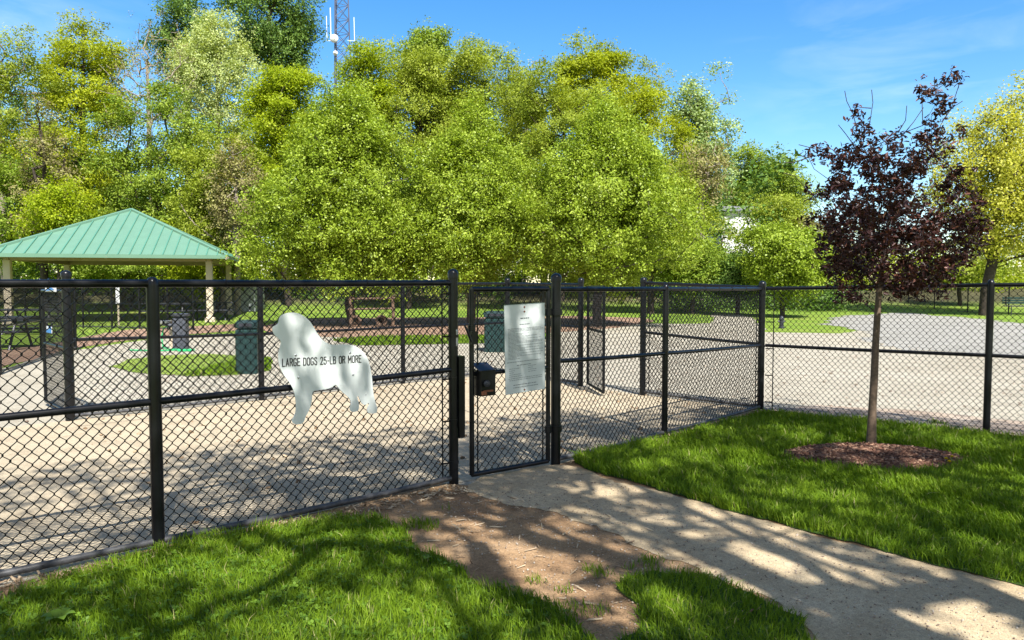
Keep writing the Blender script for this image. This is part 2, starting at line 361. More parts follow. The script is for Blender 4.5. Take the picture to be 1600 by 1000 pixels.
# ---- grass blades
ringc = G(1366, 719)[:2]; ringr = (.80, .52)
TREEB = G(1361, 700)[:2]
def blades(name, polys, dens, h0, wid, label, seed, far=0, hole=True, fall=False):
    r = np.random.default_rng(seed); allX = []; allY = []
    for pl in polys:
        x0, y0 = pl.min(0); x1, y1 = pl.max(0)
        x0 = max(x0, -5.5); x1 = min(x1, 8.2); y0 = max(y0, 1.9)
        n = int((x1-x0)*(y1-y0)*dens)
        X = r.uniform(x0, x1, n); Y = r.uniform(y0, y1, n)
        k = pip(pl, X, Y)
        D = np.maximum(Y, 1.5)
        vis = (np.abs(X) < .78*Y + .5)
        k &= (r.random(n) < np.where(vis, np.clip(4.6/D, .45, 1), .3))
        if fall:
            cc = pl.mean(0); ex_ = (pl.max(0)-cc); dd = ((X-cc[0])/ex_[0])**2+((Y-cc[1])/ex_[1])**2
            k &= r.random(n) < np.clip(1.1-dd*(1.2+.5*np.sin(X*40)), 0, 1)
        if hole: k &= (((X-ringc[0])/ringr[0])**2 + ((Y-ringc[1])/ringr[1])**2) > r.uniform(.75, 1.1, n)
        allX.append(X[k]); allY.append(Y[k])
    X = np.concatenate(allX); Y = np.concatenate(allY); n = len(X)
    pat = np.sin(X*5.1+1)*np.sin(Y*6.3+2) + .6*np.sin(X*13+Y*9) + .5*np.sin(X*2.2-Y*3.1)
    big = np.clip(.5+.28*pat, 0, 1)
    h = h0*(.55+.75*r.random(n))*(.72+.5*big)*np.clip(.8+Y*.05, .8, 1.35)
    w = wid*(.7+.6*r.random(n))*np.clip(Y/4.2, .85, 1.9)
    th = r.uniform(0, 2*PI, n); lean = np.abs(r.normal(0, .55, n))+.12
    lth = r.uniform(0, 2*PI, n)*.7 + np.sin(X*3.3+Y*2.1)*1.6
    lx = np.cos(lth)*lean; ly = np.sin(lth)*lean
    c, s = np.cos(th)*w/2, np.sin(th)*w/2
    z0 = np.full(n, .018)
    base = np.stack([X, Y, z0], -1)
    mid = base + np.stack([lx*h*.35, ly*h*.35, h*.55], -1)
    tip = base + np.stack([lx*h*1.0, ly*h*1.0, h*(1-.22*lean)], -1)
    e = np.stack([c, s, np.zeros(n)], -1)
    V = np.stack([base-e, base+e, mid+e*.85, mid-e*.85, tip], 1).reshape(-1, 3)
    b = np.arange(n)*5
    q = np.stack([b, b+1, b+2, b+3], 1); t = np.stack([b+3, b+2, b+4], 1)
    rv = np.clip(.18+.45*r.random(n)+.25*(big-.5)+.0, 0, .9); rv[r.random(n) < .025] = 1.0
    return tag(raw(name, V, [q, t], M['lf_grass'], attr=np.concatenate([rv, rv])), label, 'grass', None, 'stuff')
blades('grass_blades', [lawnL], 8600, .064, .0050, 'long bright green grass blades before the left fence', 1)
blades('grass_blades', [lawnS], 8200, .056, .005, 'short grass blades on the tongue beside the path', 2)
blades('grass_blades', [lawnR], 7200, .072, .0056, 'thick green grass blades around the purple leaved tree', 3)
# tufts growing in the dirt
tf = []
for px, py, rr in ((655, 826, .16), (934, 897, .09), (1018, 884, .10), (840, 915, .07), (905, 960, .14), (880, 930, .06), (1235, 655, .10), (1465, 664, .12), (945, 905, .06), (1040, 975, .14), (700, 800, .04), (990, 893, .05)):
    c = G(px, py)[:2]; a = np.linspace(0, 2*PI, 14)[:-1]
    tf.append(np.stack([c[0]+np.cos(a)*rr*1.2, c[1]+np.sin(a)*rr*.8], -1))
blades('grass_tufts', tf, 5200, .045, .005, 'scattered grass tufts in the bare dirt and by the fence', 4, hole=False, fall=True)
blades('grass_blades', patches, 900, .06, .02, 'grass blades of the two patches inside the yard', 5, hole=False)

# ---- flat scatter (chips, pebbles)
def scatter(name, poly, n, size, mat, label, seed, z=.02, tilt=.35, aspect=3, zfun=None, cat='debris', dens_fun=None, kind='stuff'):
    r = np.random.default_rng(seed); pl = np.array([np.array(p, float)[:2] for p in poly])
    x0, y0 = pl.min(0); x1, y1 = pl.max(0); X = r.uniform(x0, x1, n*6); Y = r.uniform(y0, y1, n*6)
    k = pip(pl, X, Y)
    if dens_fun is not None: k &= r.random(len(X)) < dens_fun(X, Y)
    X, Y = X[k][:n], Y[k][:n]; n = len(X)
    L = size*(.4+1.0*r.random(n)**2); W = L/aspect*(.7+.6*r.random(n)); T = W*.45
    th = r.uniform(0, 2*PI, n); ti = r.normal(0, tilt, n)
    Zc = (z if zfun is None else zfun(X, Y)) + T*.4
    a = np.stack([np.cos(th)*np.cos(ti), np.sin(th)*np.cos(ti), np.sin(ti)], -1)
    b = np.stack([-np.sin(th), np.cos(th), r.normal(0, tilt, n)], -1); c = np.cross(a, b)
    C = np.stack([X, Y, np.broadcast_to(Zc, X.shape)], -1)
    a = a*(L/2)[:, None]; b = b*(W/2)[:, None]; c = c*(T/2)[:, None]
    V = np.stack([C-a-b*.6-c, C+a*.8-b-c, C+a+b*.7-c, C-a*.7+b-c, C-a*.9-b*.5+c, C+a*.7-b*.8+c, C+a*.9+b*.6+c, C-a*.6+b*.9+c], 1).reshape(-1, 3)
    f = np.array([(4, 5, 6, 7), (0, 1, 5, 4), (1, 2, 6, 5), (2, 3, 7, 6), (3, 0, 4, 7)])
    q = (np.arange(n)*8)[:, None, None] + f[None]
    return tag(raw(name, V, [q.reshape(-1, 4)], mat, attr=np.repeat(r.random(n), 5)), label, cat, None, kind)
strip = [POST['a']-dl*2.6+np.array([.0, -.04]), POST['g1']+np.array([-.02, -.05]), POST['g1']+np.array([.15, -.25]), POST['g1']+np.array([-.5, -.75]), POST['a']+np.array([.1, -.2]), POST['a']-dl*2.6+np.array([.18, -.22])]
scatter('wood_chips', strip, 2600, .035, M['straw'], 'dry tan wood chips and leaves along the fence foot', 31, cat='wood chips')
strip2 = [POST['g2']+np.array([.08, .03]), POST['c']+np.array([0, -.06]), POST['c']+np.array([0, -.28]), POST['b']+np.array([.1, -.22]), POST['g2']+np.array([.5, -.1])]
scatter('leaf_litter', strip2, 1500, .04, M['straw'], 'brown leaf litter beside the right gate post', 32, cat='leaf litter')
scatter('leaf_litter', [POST['c']+np.array([0, .02]), POST['d']+np.array([.1, .04]), (7, 6.25), (7, 6.0), POST['d']+np.array([.05, -.22]), POST['c']+np.array([.05, -.25])], 900, .03, M['straw'], 'dry litter under the fence behind the lawn', 33, cat='leaf litter')
scatter('loose_pebbles', P((600, 800), (722, 768), (868, 732), (1700, 960), (1500, 1050), (960, 1050), (900, 950)), 5200, .009, M['pebble'], 'loose small stones on the dirt and path', 34, z=.018, aspect=1.4, cat='pebbles')
scatter('twigs', P((560, 810), (722, 768), (1000, 790), (1290, 1000), (900, 980), (650, 850)), 150, .07, M['straw'], 'small dry twigs lying on the dirt', 35, aspect=9, cat='twigs')
scatter('fallen_leaves', [POST['a'], POST['g1'], POST['g2'], POST['c'], POST['i5'], POST['i3'], POST['i1'], POST['i0']], 420, .04, M['straw'], 'scattered dry leaves and bits on the entry pen floor', 37, z=.012, aspect=1.8, cat='fallen leaves')
scatter('grit', P((-200, 700), (172, 590), (500, 545), (1000, 515), (1300, 525), (1900, 600), (1900, 700), (1190, 640), (800, 590), (110, 655)), 2600, .035, M['pebble'], 'loose coarse grit and bits across the dog run', 38, z=.006, aspect=1.5, cat='grit')
# mulch ring mound
def ringz(X, Y):
    d = ((X-ringc[0])/ringr[0])**2 + ((Y-ringc[1])/ringr[1])**2
    return .018 + .085*np.clip(1-d, 0, 1)**.8
rv = []; rf = []; NR, NA = 12, 48
for i in range(NR+1):
    for k in range(NA):
        a = 2*PI*k/NA; rr = i/NR*1.08
        x = ringc[0]+math.cos(a)*ringr[0]*rr; y = ringc[1]+math.sin(a)*ringr[1]*rr
        rv.append((x, y, float(ringz(x, y)) + (random.Random(i*77+k).uniform(-.006, .006) if i < NR else .004)))
for i in range(NR):
    for k in range(NA): rf.append((i*NA+k, (i+1)*NA+k, (i+1)*NA+(k+1) % NA, i*NA+(k+1) % NA))
mr_ = MB().add(rv, rf); o = mr_.build('mulch_ring', M['mulchring'], smooth=True)
tag(o, 'low brown mulch mound at the foot of the purple leaved tree', 'mulch', None, 'structure')
an = np.linspace(0, 2*PI, 40)[:-1]; ringpoly = np.stack([ringc[0]+np.cos(an)*ringr[0]*1.08, ringc[1]+np.sin(an)*ringr[1]*1.08], -1)
scatter('bark_chips', ringpoly, 5200, .034, M['mulch'], 'brown bark chips on the mound round the tree', 36, zfun=ringz, aspect=2.6, cat='bark chips')

# ---- clover
def clover(poly, n, seed):
    r = np.random.default_rng(seed); x0, y0 = poly.min(0); x1, y1 = poly.max(0)
    x0 = max(x0, -4); y0 = max(y0, 2)
    X = r.uniform(x0, x1, n*3); Y = r.uniform(y0, y1, n*3); k = pip(poly, X, Y)
    k &= r.random(len(X)) < np.clip(.5 - .35*X - .0*Y, 0.03, 1)*np.clip(1.4-.3*(Y-3), .1, 1)
    X, Y = X[k][:n], Y[k][:n]; n = len(X)
    V = []; Fc = []; A = []
    for i in range(n):
        z = .045+.02*r.random(); a0 = r.uniform(0, 6.28); s = .008+.006*r.random(); t = r.normal(0, .25, 2); v = r.random()
        for j in range(3):
            a = a0 + j*2*PI/3; b = len(V)
            for (u, w) in ((0, 0), (.6, -.55), (1.15, -.5), (1.3, 0), (1.15, .5), (.6, .55)):
                dx = (u*math.cos(a)-w*math.sin(a))*s; dy = (u*math.sin(a)+w*math.cos(a))*s
                V.append((X[i]+dx, Y[i]+dy, z+dx*t[0]+dy*t[1]+u*s*.2))
            Fc.append([b, b+1, b+2, b+3, b+4, b+5]); A.append(v)
    return tag(raw('clover', V, [np.array(Fc)], M['lf_clover'], attr=A), 'low clover leaves mixed in the lawn at lower left', 'clover', None, 'stuff')
clover(lawnL, 1900, 41)
# dandelions on the mulch edge
for k, (px, py) in enumerate(((1478, 733), (1487, 730), (1483, 738))):
    c = G(px, py); root = empty('dandelion', (c[0], c[1], .02), ['yellow dandelion at the right edge of the mulch, leftmost bloom', 'yellow dandelion at the mulch edge, farthest back bloom', 'yellow dandelion at the mulch edge, nearest bloom'][k], 'flower', 'dandelions at the mulch edge')
    MB().tube([(c[0], c[1], .02), (c[0]+.004, c[1], .05), (c[0], c[1], .085)], .0022, 5).build('stem', M['lf_clover'], root)
    V = []; Fc = []
    for j in range(26):
        a = j*2.4; l = .02*(1-.02*j); b = len(V)
        for u, w, h in ((0, 0, 0), (l*.7, .004, .006+.0004*j), (l, 0, .004+.0005*j), (l*.7, -.004, .006+.0004*j)):
            V.append((c[0]+u*math.cos(a)-w*math.sin(a), c[1]+u*math.sin(a)+w*math.cos(a), .085+h))
        Fc.append([b, b+1, b+2, b+3])
    raw('bloom', V, [np.array(Fc)], M['petal'], root, attr=np.full(26, .5))
# broad leaf weed bottom left
c = G(92, 985); root = empty('broadleaf_weed', (c[0], c[1], .02), 'broad leaved weed in the lawn at bottom left corner', 'plant')
V = []; Fc = []
for j in range(6):
    a = j*1.05+.3; L = .07; b = len(V); N = 6
    for i in range(N+1):
        t = i/N; w = .022*math.sin(PI*min(1, t*.96+.04))**.7; u = L*t; z = .03+.05*math.sin(t*2.2)
        V.append((c[0]+u*math.cos(a)-w*math.sin(a), c[1]+u*math.sin(a)+w*math.cos(a), z)); V.append((c[0]+u*math.cos(a)+w*math.sin(a), c[1]+u*math.sin(a)-w*math.cos(a), z))
    for i in range(N): Fc.append([b+2*i, b+2*i+1, b+2*i+3, b+2*i+2])
raw('leaves', V, [np.array(Fc)], M['lf_clover'], root, attr=np.full(len(Fc), .8))

# ================================================================= FENCES
def wiremesh(P0, P1, zb, zt, r=.003, w=.032, h=.034, name='wire_mesh', parent=None, off=0.0, knuckle=True, spikes=True):
    """woven diamond mesh between two points; zb/zt are (start,end) heights"""
    P0 = np.array(P0[:2], float); P1 = np.array(P1[:2], float); L = np.linalg.norm(P1-P0); d = (P1-P0)/L
    nrm = np.array([d[1], -d[0]])
    if nrm @ (-P0) < 0: nrm = -nrm
    nw = max(1, int(round(L/w))); w = L/nw
    rows = int(((zt[0]-zb[0])+(zt[1]-zb[1]))/2/h)
    ks = np.arange(rows+1); nk = 2 if knuckle else 1
    U = []; Zr = []; DN = []
    i = np.arange(nw)[:, None]
    even = (ks[None, :] % 2 == 0); odd_w = (i % 2 == 1)
    side = np.where(even ^ odd_w, 0.0, 1.0)                     # 0: at i*w, 1: at (i+1)*w
    u = (i + .5 + (side-.5)*.99)*w
    jit = np.random.default_rng(int(L*1000)).normal(0, .0012, u.shape); u = u + jit
    zz = ks[None, :]*h + np.zeros_like(u)
    dep = np.where(side > .5, r*.9, -r*.9)
    if knuckle:
        u = np.repeat(u, 2, 1); zz = np.repeat(zz, 2, 1); dep = np.repeat(dep, 2, 1)
        sg = np.tile(np.array([-1, 1]), rows+1)[None, :]; zz = zz + sg*.0045
        dep = dep*sg*np.where(np.repeat(side, 2, 1) > .5, 1, -1)
    t = u/L
    zb_ = zb[0]+(zb[1]-zb[0])*t; zt_ = zt[0]+(zt[1]-zt[0])*t
    z = zb_ + (zz/(rows*h))*(zt_-zb_)
    rs = []
    for a in range(4):
        ca, sa = math.cos(a*PI/2+PI/4)*1.414, math.sin(a*PI/2+PI/4)*1.414
        uu = u + ca*r*1.3*.78; dd = dep + sa*r*.78 + off
        rs.append(np.stack([P0[0]+d[0]*uu+nrm[0]*dd, P0[1]+d[1]*uu+nrm[1]*dd, z], -1))
    V = np.stack(rs, 2); n1 = V.shape[1]
    idx = np.arange(nw*n1*4).reshape(nw, n1, 4)
    q = [np.stack([idx[:, :-1, a], idx[:, :-1, (a+1) % 4], idx[:, 1:, (a+1) % 4], idx[:, 1:, a]], -1).reshape(-1, 4) for a in range(4)]
    return raw(name, V.reshape(-1, 3), q, M['wire'], parent)

def post_mb(x, y, zt, r, cap='dome', n=14):
    b = MB().lathe((x, y, 0), [(r, -.15), (r, zt)], n)
    return b
def capmesh(x, y, zt, r, kind):
    if kind == 'dome':
        return MB().lathe((x, y, zt), [(r*1.12, -.035), (r*1.14, 0), (r*1.08, .012), (r*.85, .024), (r*.5, .033), (r*.12, .038)], 14)
    if kind == 'small': return MB().lathe((x, y, zt), [(r*1.02, -.02), (r*1.02, 0), (r*.8, .014), (r*.62, .024), (r*.3, .03)], 12)
    return MB().lathe((x, y, zt), [(r*1.05, -.02), (r*1.12, -.012), (r*1.12, .012), (r*.9, .028), (r*.4, .038)], 12)
def ring(b, x, y, z, r, t=.004, hgt=.022):
    b.lathe((x, y, z-hgt/2), [(r, 0), (r+t, 0), (r+t, hgt), (r, hgt)], 14)

def fence(name, label, pts, ztop, zmid, zbot=.06, rail=.021, posts=None, mesh=True, wr=.003, w=.032, h=.034, group='black chain link fences', knuckle=True, bottom=True, mid=True, top_mat='black', bot_mat='worn', bars=(), bands=(), skipmesh=(), meshoff=-.026):
    """pts: (x,y); ztop/zmid per point; posts: list of (index, radius, ztop, cap)"""
    root = empty(name, (pts[0][0], pts[0][1], 0), label, 'fence', group)
    n = len(pts)
    zt = ztop if hasattr(ztop, '__len__') else [ztop]*n; zm = zmid if hasattr(zmid, '__len__') else [zmid]*n
    zb = zbot if hasattr(zbot, '__len__') else [zbot]*n
    for i, r, z, cap in posts:
        x, y = pts[i][:2]
        po = post_mb(x, y, z, r).build('post', M['black'], root, True)
        c_ = capmesh(x, y, z, r, cap).build('post_cap', M['black'], po, True)
        if i in bands:
            for k in range(5):
                bb = MB(); ring(bb, x, y, zb[i]+.12+k*(zt[i]-zb[i]-.2)/4, r); bb.build('tension_band', M['black'], po)
    for i in range(n-1):
        a, b = pts[i], pts[i+1]; L = math.hypot(b[0]-a[0], b[1]-a[1])
        sag = lambda t, s: s*math.sin(t*PI)
        def rl(za, zb2, s=.0, r=rail):
            return [(a[0]+(b[0]-a[0])*t, a[1]+(b[1]-a[1])*t, za+(zb2-za)*t - sag(t, s)) for t in np.linspace(0, 1, 7)]
        tr_ = MB().tube(rl(zt[i], zt[i+1], .002), rail, 12)
        if wr >= .003:                                # wire ties wrapped round the rail
            dd_ = Vector((b[0]-a[0], b[1]-a[1], zt[i+1]-zt[i])).normalized(); q0_ = dd_.to_track_quat('Z', 'Y').to_matrix()
            for k in range(1, int(L/.36)):
                t = k*.36/L + .03*math.sin(k*7.3); c_ = (a[0]+(b[0]-a[0])*t, a[1]+(b[1]-a[1])*t, zt[i]+(zt[i+1]-zt[i])*t)
                tr_.lathe(c_, [(rail+.0005, -.004), (rail+.004, -.002), (rail+.004, .002), (rail+.0005, .004)], 12, M=q0_)
        tr_.build('top_rail', M[top_mat], root, True)
        if mid: MB().tube(rl(zm[i], zm[i+1], .004), rail*.92, 12).build('middle_rail', M['black'], root, True)
        if bottom: MB().tube(rl(zb[i], zb[i+1], .01), rail*.92, 12).build('bottom_rail', M[bot_mat], root, True)
        if mesh and i not in skipmesh:
            wiremesh(a, b, (zb[i]-.02, zb[i+1]-.02), (zt[i]+.012, zt[i+1]+.012), wr, w, h, 'wire_mesh', root, meshoff, knuckle)
        if i in bars or True:
            if L > .5 and wr >= .0028:
                d = np.array([b[0]-a[0], b[1]-a[1]])/L; nn = np.array([d[1], -d[0]]); nn = nn if nn @ (-np.array(a[:2])) > 0 else -nn
                tb = MB()
                for s_ in (.085, L-.085):
                    if (s_ < .1 and i in bars) or (s_ > .1 and (i+1) in bars):
                        q_ = np.array(a[:2]) + d*s_ + nn*meshoff
                        tb.tube([(q_[0], q_[1], zb[i]-.02), (q_[0], q_[1], zt[i]+.01)], .006, 6)
                        for k in range(5):
                            zk = zb[i]+.12+k*(zt[i]-zb[i]-.2)/4
                            e = np.array(a[:2]) if s_ < .1 else np.array(b[:2])
                            tb.tube([(q_[0], q_[1], zk), (e[0], e[1], zk)], .007, 6)
                if tb.v: tb.build('tension_bar', M['black'], root)
    return root

p = POST
R_ = .021
leftf = fence('chain_link_fence', 'nearest black chain link fence run, with the white dog sign, left of the gate',
      [p['z0']-dl*.2, p['a'], p['g1']], [1.553, 1.55, 1.555], [.862, .867, .893], [.075, .05, .055], .0225,
      [(0, .036, 1.59, 'loop'), (1, .035, 1.558, 'small'), (2, .037, 1.625, 'dome')], bars=(2,), bands=(2,), wr=.0034, )
rightf = fence('chain_link_fence', 'black chain link fence run between the right gate post and the corner post',
      [p['g2'], p['b'], p['c']], [1.503, 1.497, 1.487], [.892, .85, .80], [.05, .05, .05], R_,
      [(0, .042, 1.60, 'dome'), (1, .031, 1.515, 'small'), (2, .039, 1.545, 'dome')], bars=(0, 2), bands=(2,))
d2 = (p['d']-p['c'])/np.linalg.norm(p['d']-p['c'])
sidef = fence('chain_link_fence', 'black chain link fence run behind the purple leaved tree and its lawn',
      [p['c']+d2*.05, p['d'], p['d']+d2*2.35, p['d']+d2*4.7], [1.49, 1.535, 1.56, 1.58], [.80, .81, .82, .83], [-.01, -.01, -.01, -.01], R_,
      [(1, .034, 1.56, 'small'), (2, .034, 1.585, 'small'), (3, .034, 1.605, 'small')], bars=(0,), bottom=False)
backf = fence('chain_link_fence', 'black fence run across the back of the entry pen, behind the dog sign',
      [p['i0'], p['i1'], p['i2'], p['i3']], [1.545, 1.545, 1.55, 1.55], [.92, .885, .88, .88], [.06, .06, .06, .06], .021,
      [(0, .049, 1.66, 'dome'), (1, .038, 1.56, 'loop'), (2, .034, 1.56, 'loop'), (3, .044, 1.61, 'dome')], bands=(0,), knuckle=False)
retf = fence('chain_link_fence', 'black fence run from the back corner post to the open inner gate',
      [p['i3'], p['i4']], [1.55, 1.535], [.88, .90], [.06, .06], .021, [(1, .042, 1.60, 'dome')], knuckle=False)
retg = fence('chain_link_fence', 'black fence run from the inner gate opening to the corner post',
      [p['i5'], p['c']], [1.56, 1.50], [.88, .81], [.06, .05], .021, [(0, .042, 1.60, 'dome')], bands=(0,), knuckle=False, bars=(0,))

def gateleaf(label, A, B, zt, zb, zm, group, hinge_at=0, sr=.02):
    root = empty('chain_link_gate', (A[0], A[1], 0), label, 'gate', group)
    A = np.array(A, float); B = np.array(B, float); d = (B-A)/np.linalg.norm(B-A)
    f = MB(); f.tube([(*A, zb), (*A, zt)], sr, 10); f.tube([(*B, zb), (*B, zt)], sr, 10)
    f.tube([(*A, zt), (*B, zt)], sr, 10); f.tube([(*A, zb), (*B, zb)], sr, 10); f.tube([(*A, zm), (*B, zm)], sr*.85, 10)
    f.build('gate_frame', M['black'], root, True)
    wiremesh(A+d*.03, B-d*.03, (zb, zb), (zt, zt), .003, .032, .034, 'wire_mesh', root, .0, True)
    t = MB()
    for q_ in (A+d*.055, B-d*.055):
        t.tube([(*q_, zb), (*q_, zt)], .006, 6)
    t.build('tension_bar', M['black'], root)
    return root, d
gd = (p['g2']-p['g1'])/np.linalg.norm(p['g2']-p['g1'])
GA = ONPL(737, 600, p['g1'], gd)[:2]; GB = p['g2'] - gd*.085
gz_t = 1.505; gz_b = .05; gz_m = .845
gate, _ = gateleaf('closed front gate carrying the white rules notice and a latch box', GA, GB, gz_t, gz_b, gz_m, 'black chain link gates')
for z in (1.31, .32):
    h_ = MB(); e = np.array([*p['g2'], z]); ring(h_, e[0], e[1], z, .042, .012, .05); h_.box((*(p['g2']-gd*.055), z), (.06, .03, .03), math.atan2(gd[1], gd[0]))
    ring(h_, GB[0], GB[1], z, .020, .010, .06)
    h_.build('hinge', M['black'], gate)
nf = np.array([gd[1], -gd[0]]); nf = nf if nf @ (-p['g1']) > 0 else -nf
ga = math.atan2(gd[1], gd[0])
lb = GA + gd*.055
lx = MB()
c0 = np.array([*(lb+gd*.045+nf*.05), .765])
lx.box((c0[0]+nf[0]*.03, c0[1]+nf[1]*.03, .775), (.135, .008, .20), ga)           # face plate
lx.box((*(lb+gd*.105+nf*.02), .775), (.008, .115, .20), ga)
lx.box((*(lb-gd*.02+nf*.02), .775), (.008, .115, .20), ga)
lx.box((*(lb+gd*.042+nf*.02), .68), (.125, .11, .008), ga)
MT = Matrix.Rotation(ga, 3, 'Z') @ Matrix.Rotation(math.radians(24), 3, 'X')
lbx = lx.build('latch_box', M['black'], gate)
lid = MB(); lid.box((*(lb+gd*.03+nf*.035), .90), (.145, .125, .006), M=MT); lid.build('box_lid', paint('blue_black_lid', (.012, .014, .022), .4), lbx)
rs = MB(); rs.box((*(lb+gd*.0+nf*.092), .70), (.05, .006, .03), ga); rs.box((*(lb+gd*.04+nf*.092), .715), (.09, .006, .014), ga); rs.build('rust_patch', M['rust'], lbx)
kn = MB().lathe((*(lb+gd*.03+nf*.088), .775), [(.02, 0), (.026, .01), (.024, .04), (.01, .045)], 12, M=Matrix.Rotation(PI/2, 3, 'X')); kn.build('lock_knob', M['darkfurn'], lbx)
lf = MB()
ring(lf, GA[0], GA[1], 1.18, .021, .010, .09)
q0 = np.array([*(GA - gd*.02 + nf*.03), 1.10]); q1 = np.array([*(GA - gd*.055 + nf*.03), 1.18]); q2 = np.array([*(GA - gd*.085 + nf*.03), 1.235])
lf.tube([q0, q1, q2], [.014, .012, .008], 6); lf.box((*(GA+nf*.03), 1.13), (.05, .02, .10), ga)
lf.build('fork_latch', M['black'], gate)
# plate on left gate post (belongs to the left fence)
pl_ = MB(); pl_.box((*(p['g1']+gd*.05+nf*.01), .72), (.055, .07, .55), ga); pl_.box((*(p['g1']+gd*.06), .42), (.05, .06, .12), ga); pl_.build('strike_plate', M['black'], leftf)
sc_ = MB().lathe((*p['g1'], 0), [(.0375, 1.075), (.0385, 1.085), (.0385, 1.19), (.0375, 1.20)], 14)
# worn silver scuff: only a few facets of the sleeve
keep = [f for f in sc_.f if len(f) == 4 and all(((sc_.v[i][0]-p['g1'][0])*gd[0]+(sc_.v[i][1]-p['g1'][1])*gd[1]) > .0 and ((sc_.v[i][0]-p['g1'][0])*nf[0]+(sc_.v[i][1]-p['g1'][1])*nf[1]) > .005 for i in f)]
sc_.f = keep; sc_.build('worn_patch', M['galv'], leftf)
# inner gates
iA = np.array(p['i4']) + np.array([.10, -.08])
gateleaf('open inner gate leaf swung toward the camera near the back corner', iA, G(943, 620)[:2], 1.50, .06, .88, 'black chain link gates')
lg = p['i0'] + np.array([-.02, .10]); le = G(72, 634)[:2]
gl2, _ = gateleaf('open left gate leaf with small blue and white signs', lg, le, 1.46, .06, .80, 'black chain link gates')
dle = (le-lg)/np.linalg.norm(le-lg)
def smallsign(parent_lbl, pxc, pyc, wpx, hpx, name, label, shape):
    c = ONPL(pxc, pyc, lg, dle, .03); s = abs(ONPL(pxc+10, pyc, lg, dle)[0:2] - ONPL(pxc, pyc, lg, dle)[0:2]); s = math.hypot(*s)/10
    w_, h2 = wpx*s, hpx*c[1]/F; an_ = math.atan2(dle[1], dle[0])
    root = empty(name, c, label, 'sign')
    MB().box(c, (w_, .004, h2), an_).build('panel', M['whiteplastic'], root)
    nn = np.array([dle[1], -dle[0]]); nn = nn if nn @ (-lg) > 0 else -nn; q_ = c + np.array([nn[0], nn[1], 0])*.006
    d3 = np.array([dle[0], dle[1], 0]); up = np.array([0, 0, 1.])
    if d3[0] < 0: d3 = -d3
    pts_ = [q_+d3*w_*u+up*h2*v for u, v in shape]
    MB().add(pts_, [tuple(range(len(pts_)))]).build('print', M['blue'], root)
smallsign('', 79, 451, 17, 9, 'gate_sign', 'white sign with a blue triangle, top of the open left gate', [(-.45, -.45), (.4, -.2), (.05, .3)])
smallsign('', 77, 515, 8, 10, 'gate_sticker', 'small blue sticker on the latch stile of the left gate', [(-.5, -.5), (.5, -.5), (.5, .5), (-.2, .5), (.1, .05), (-.5, 0)])

# far fences
a0 = G(-140, 640)[:2]; a1 = G(0, 586)[:2]; a2 = G(66, 563)[:2]; a3 = G(118, 547)[:2]
fence('chain_link_fence', 'black fence side run leading away beyond the left gate, before the gazebo', [a0, a1, a2, a3], 1.60, .82, .06, .02, [(1, .034, 1.62, 'loop'), (2, .034, 1.62, 'loop'), (3, .036, 1.64, 'dome')], knuckle=False, wr=.0027)
b0 = a3; b1 = np.array([-11.0, 24.5]); b2 = np.array([-8.4, 25.2])
b_ = [AT(x, 500, D)[:2] for x, D in ((-60, 27), (40, 26.5), (130, 26), (175, 25.6), (218, 25.2), (262, 24.8), (302, 24.4))]
fence('chain_link_fence', 'dark fence run just in front of the gazebo', b_, 1.62, .85, .06, .02, [(i, .032, 1.64, 'loop') for i in range(7)], knuckle=False, wr=.0026)
c_ = [AT(x, 480, D)[:2] for x, D in ((1390, 52), (1419, 45.5), (1460, 42), (1512, 39.5), (1576, 37.5), (1650, 35.5), (1740, 34))]
fence('chain_link_fence', 'far black fence run near the park bench and big yellow green tree', c_, 1.50, .8, .05, .02, [(i, .03, 1.52, 'loop') for i in range(7)], knuckle=False, wr=.0026, mid=False, w=.045, h=.048)

# ---------------------------------------------------------------- dog sign
OUT = [(190,70),(240,64),(290,75),(335,100),(375,140),(400,180),(425,225),(455,265),(490,300),(540,318),(600,316),(670,314),(730,330),(780,365),(815,410),(835,460),(848,530),(858,600),(862,670),(872,730),(885,780),(898,810),(893,850),(865,857),(825,852),(815,830),(822,805),(835,785),(825,770),(805,790),(780,785),(765,755),(745,715),(738,722),(755,790),(752,830),(720,845),(690,840),(680,815),(690,785),(688,750),(660,715),(625,690),(600,665),(580,635),(565,632),(545,650),(500,665),(440,672),(390,680),(388,730),(380,790),(360,840),(335,880),(325,920),(300,940),(260,942),(235,930),(228,905),(245,880),(258,850),(262,800),(258,740),(250,700),(235,655),(205,600),(165,555),(135,495),(122,430),(125,380),(140,330),(145,290),(125,270),(95,245),(75,205),(78,180),(100,168),(125,150),(130,110),(150,85)]
def chaikin(pts, it=2):
    for _ in range(it):
        o = []
        for i in range(len(pts)):
            a = np.array(pts[i], float); b = np.array(pts[(i+1) % len(pts)], float); o += [a*.75+b*.25, a*.25+b*.75]
        pts = o
    return pts
OFF = .052
nl = np.array([dl[1], -dl[0]]); nl = nl if nl @ (-p['a']) > 0 else -nl
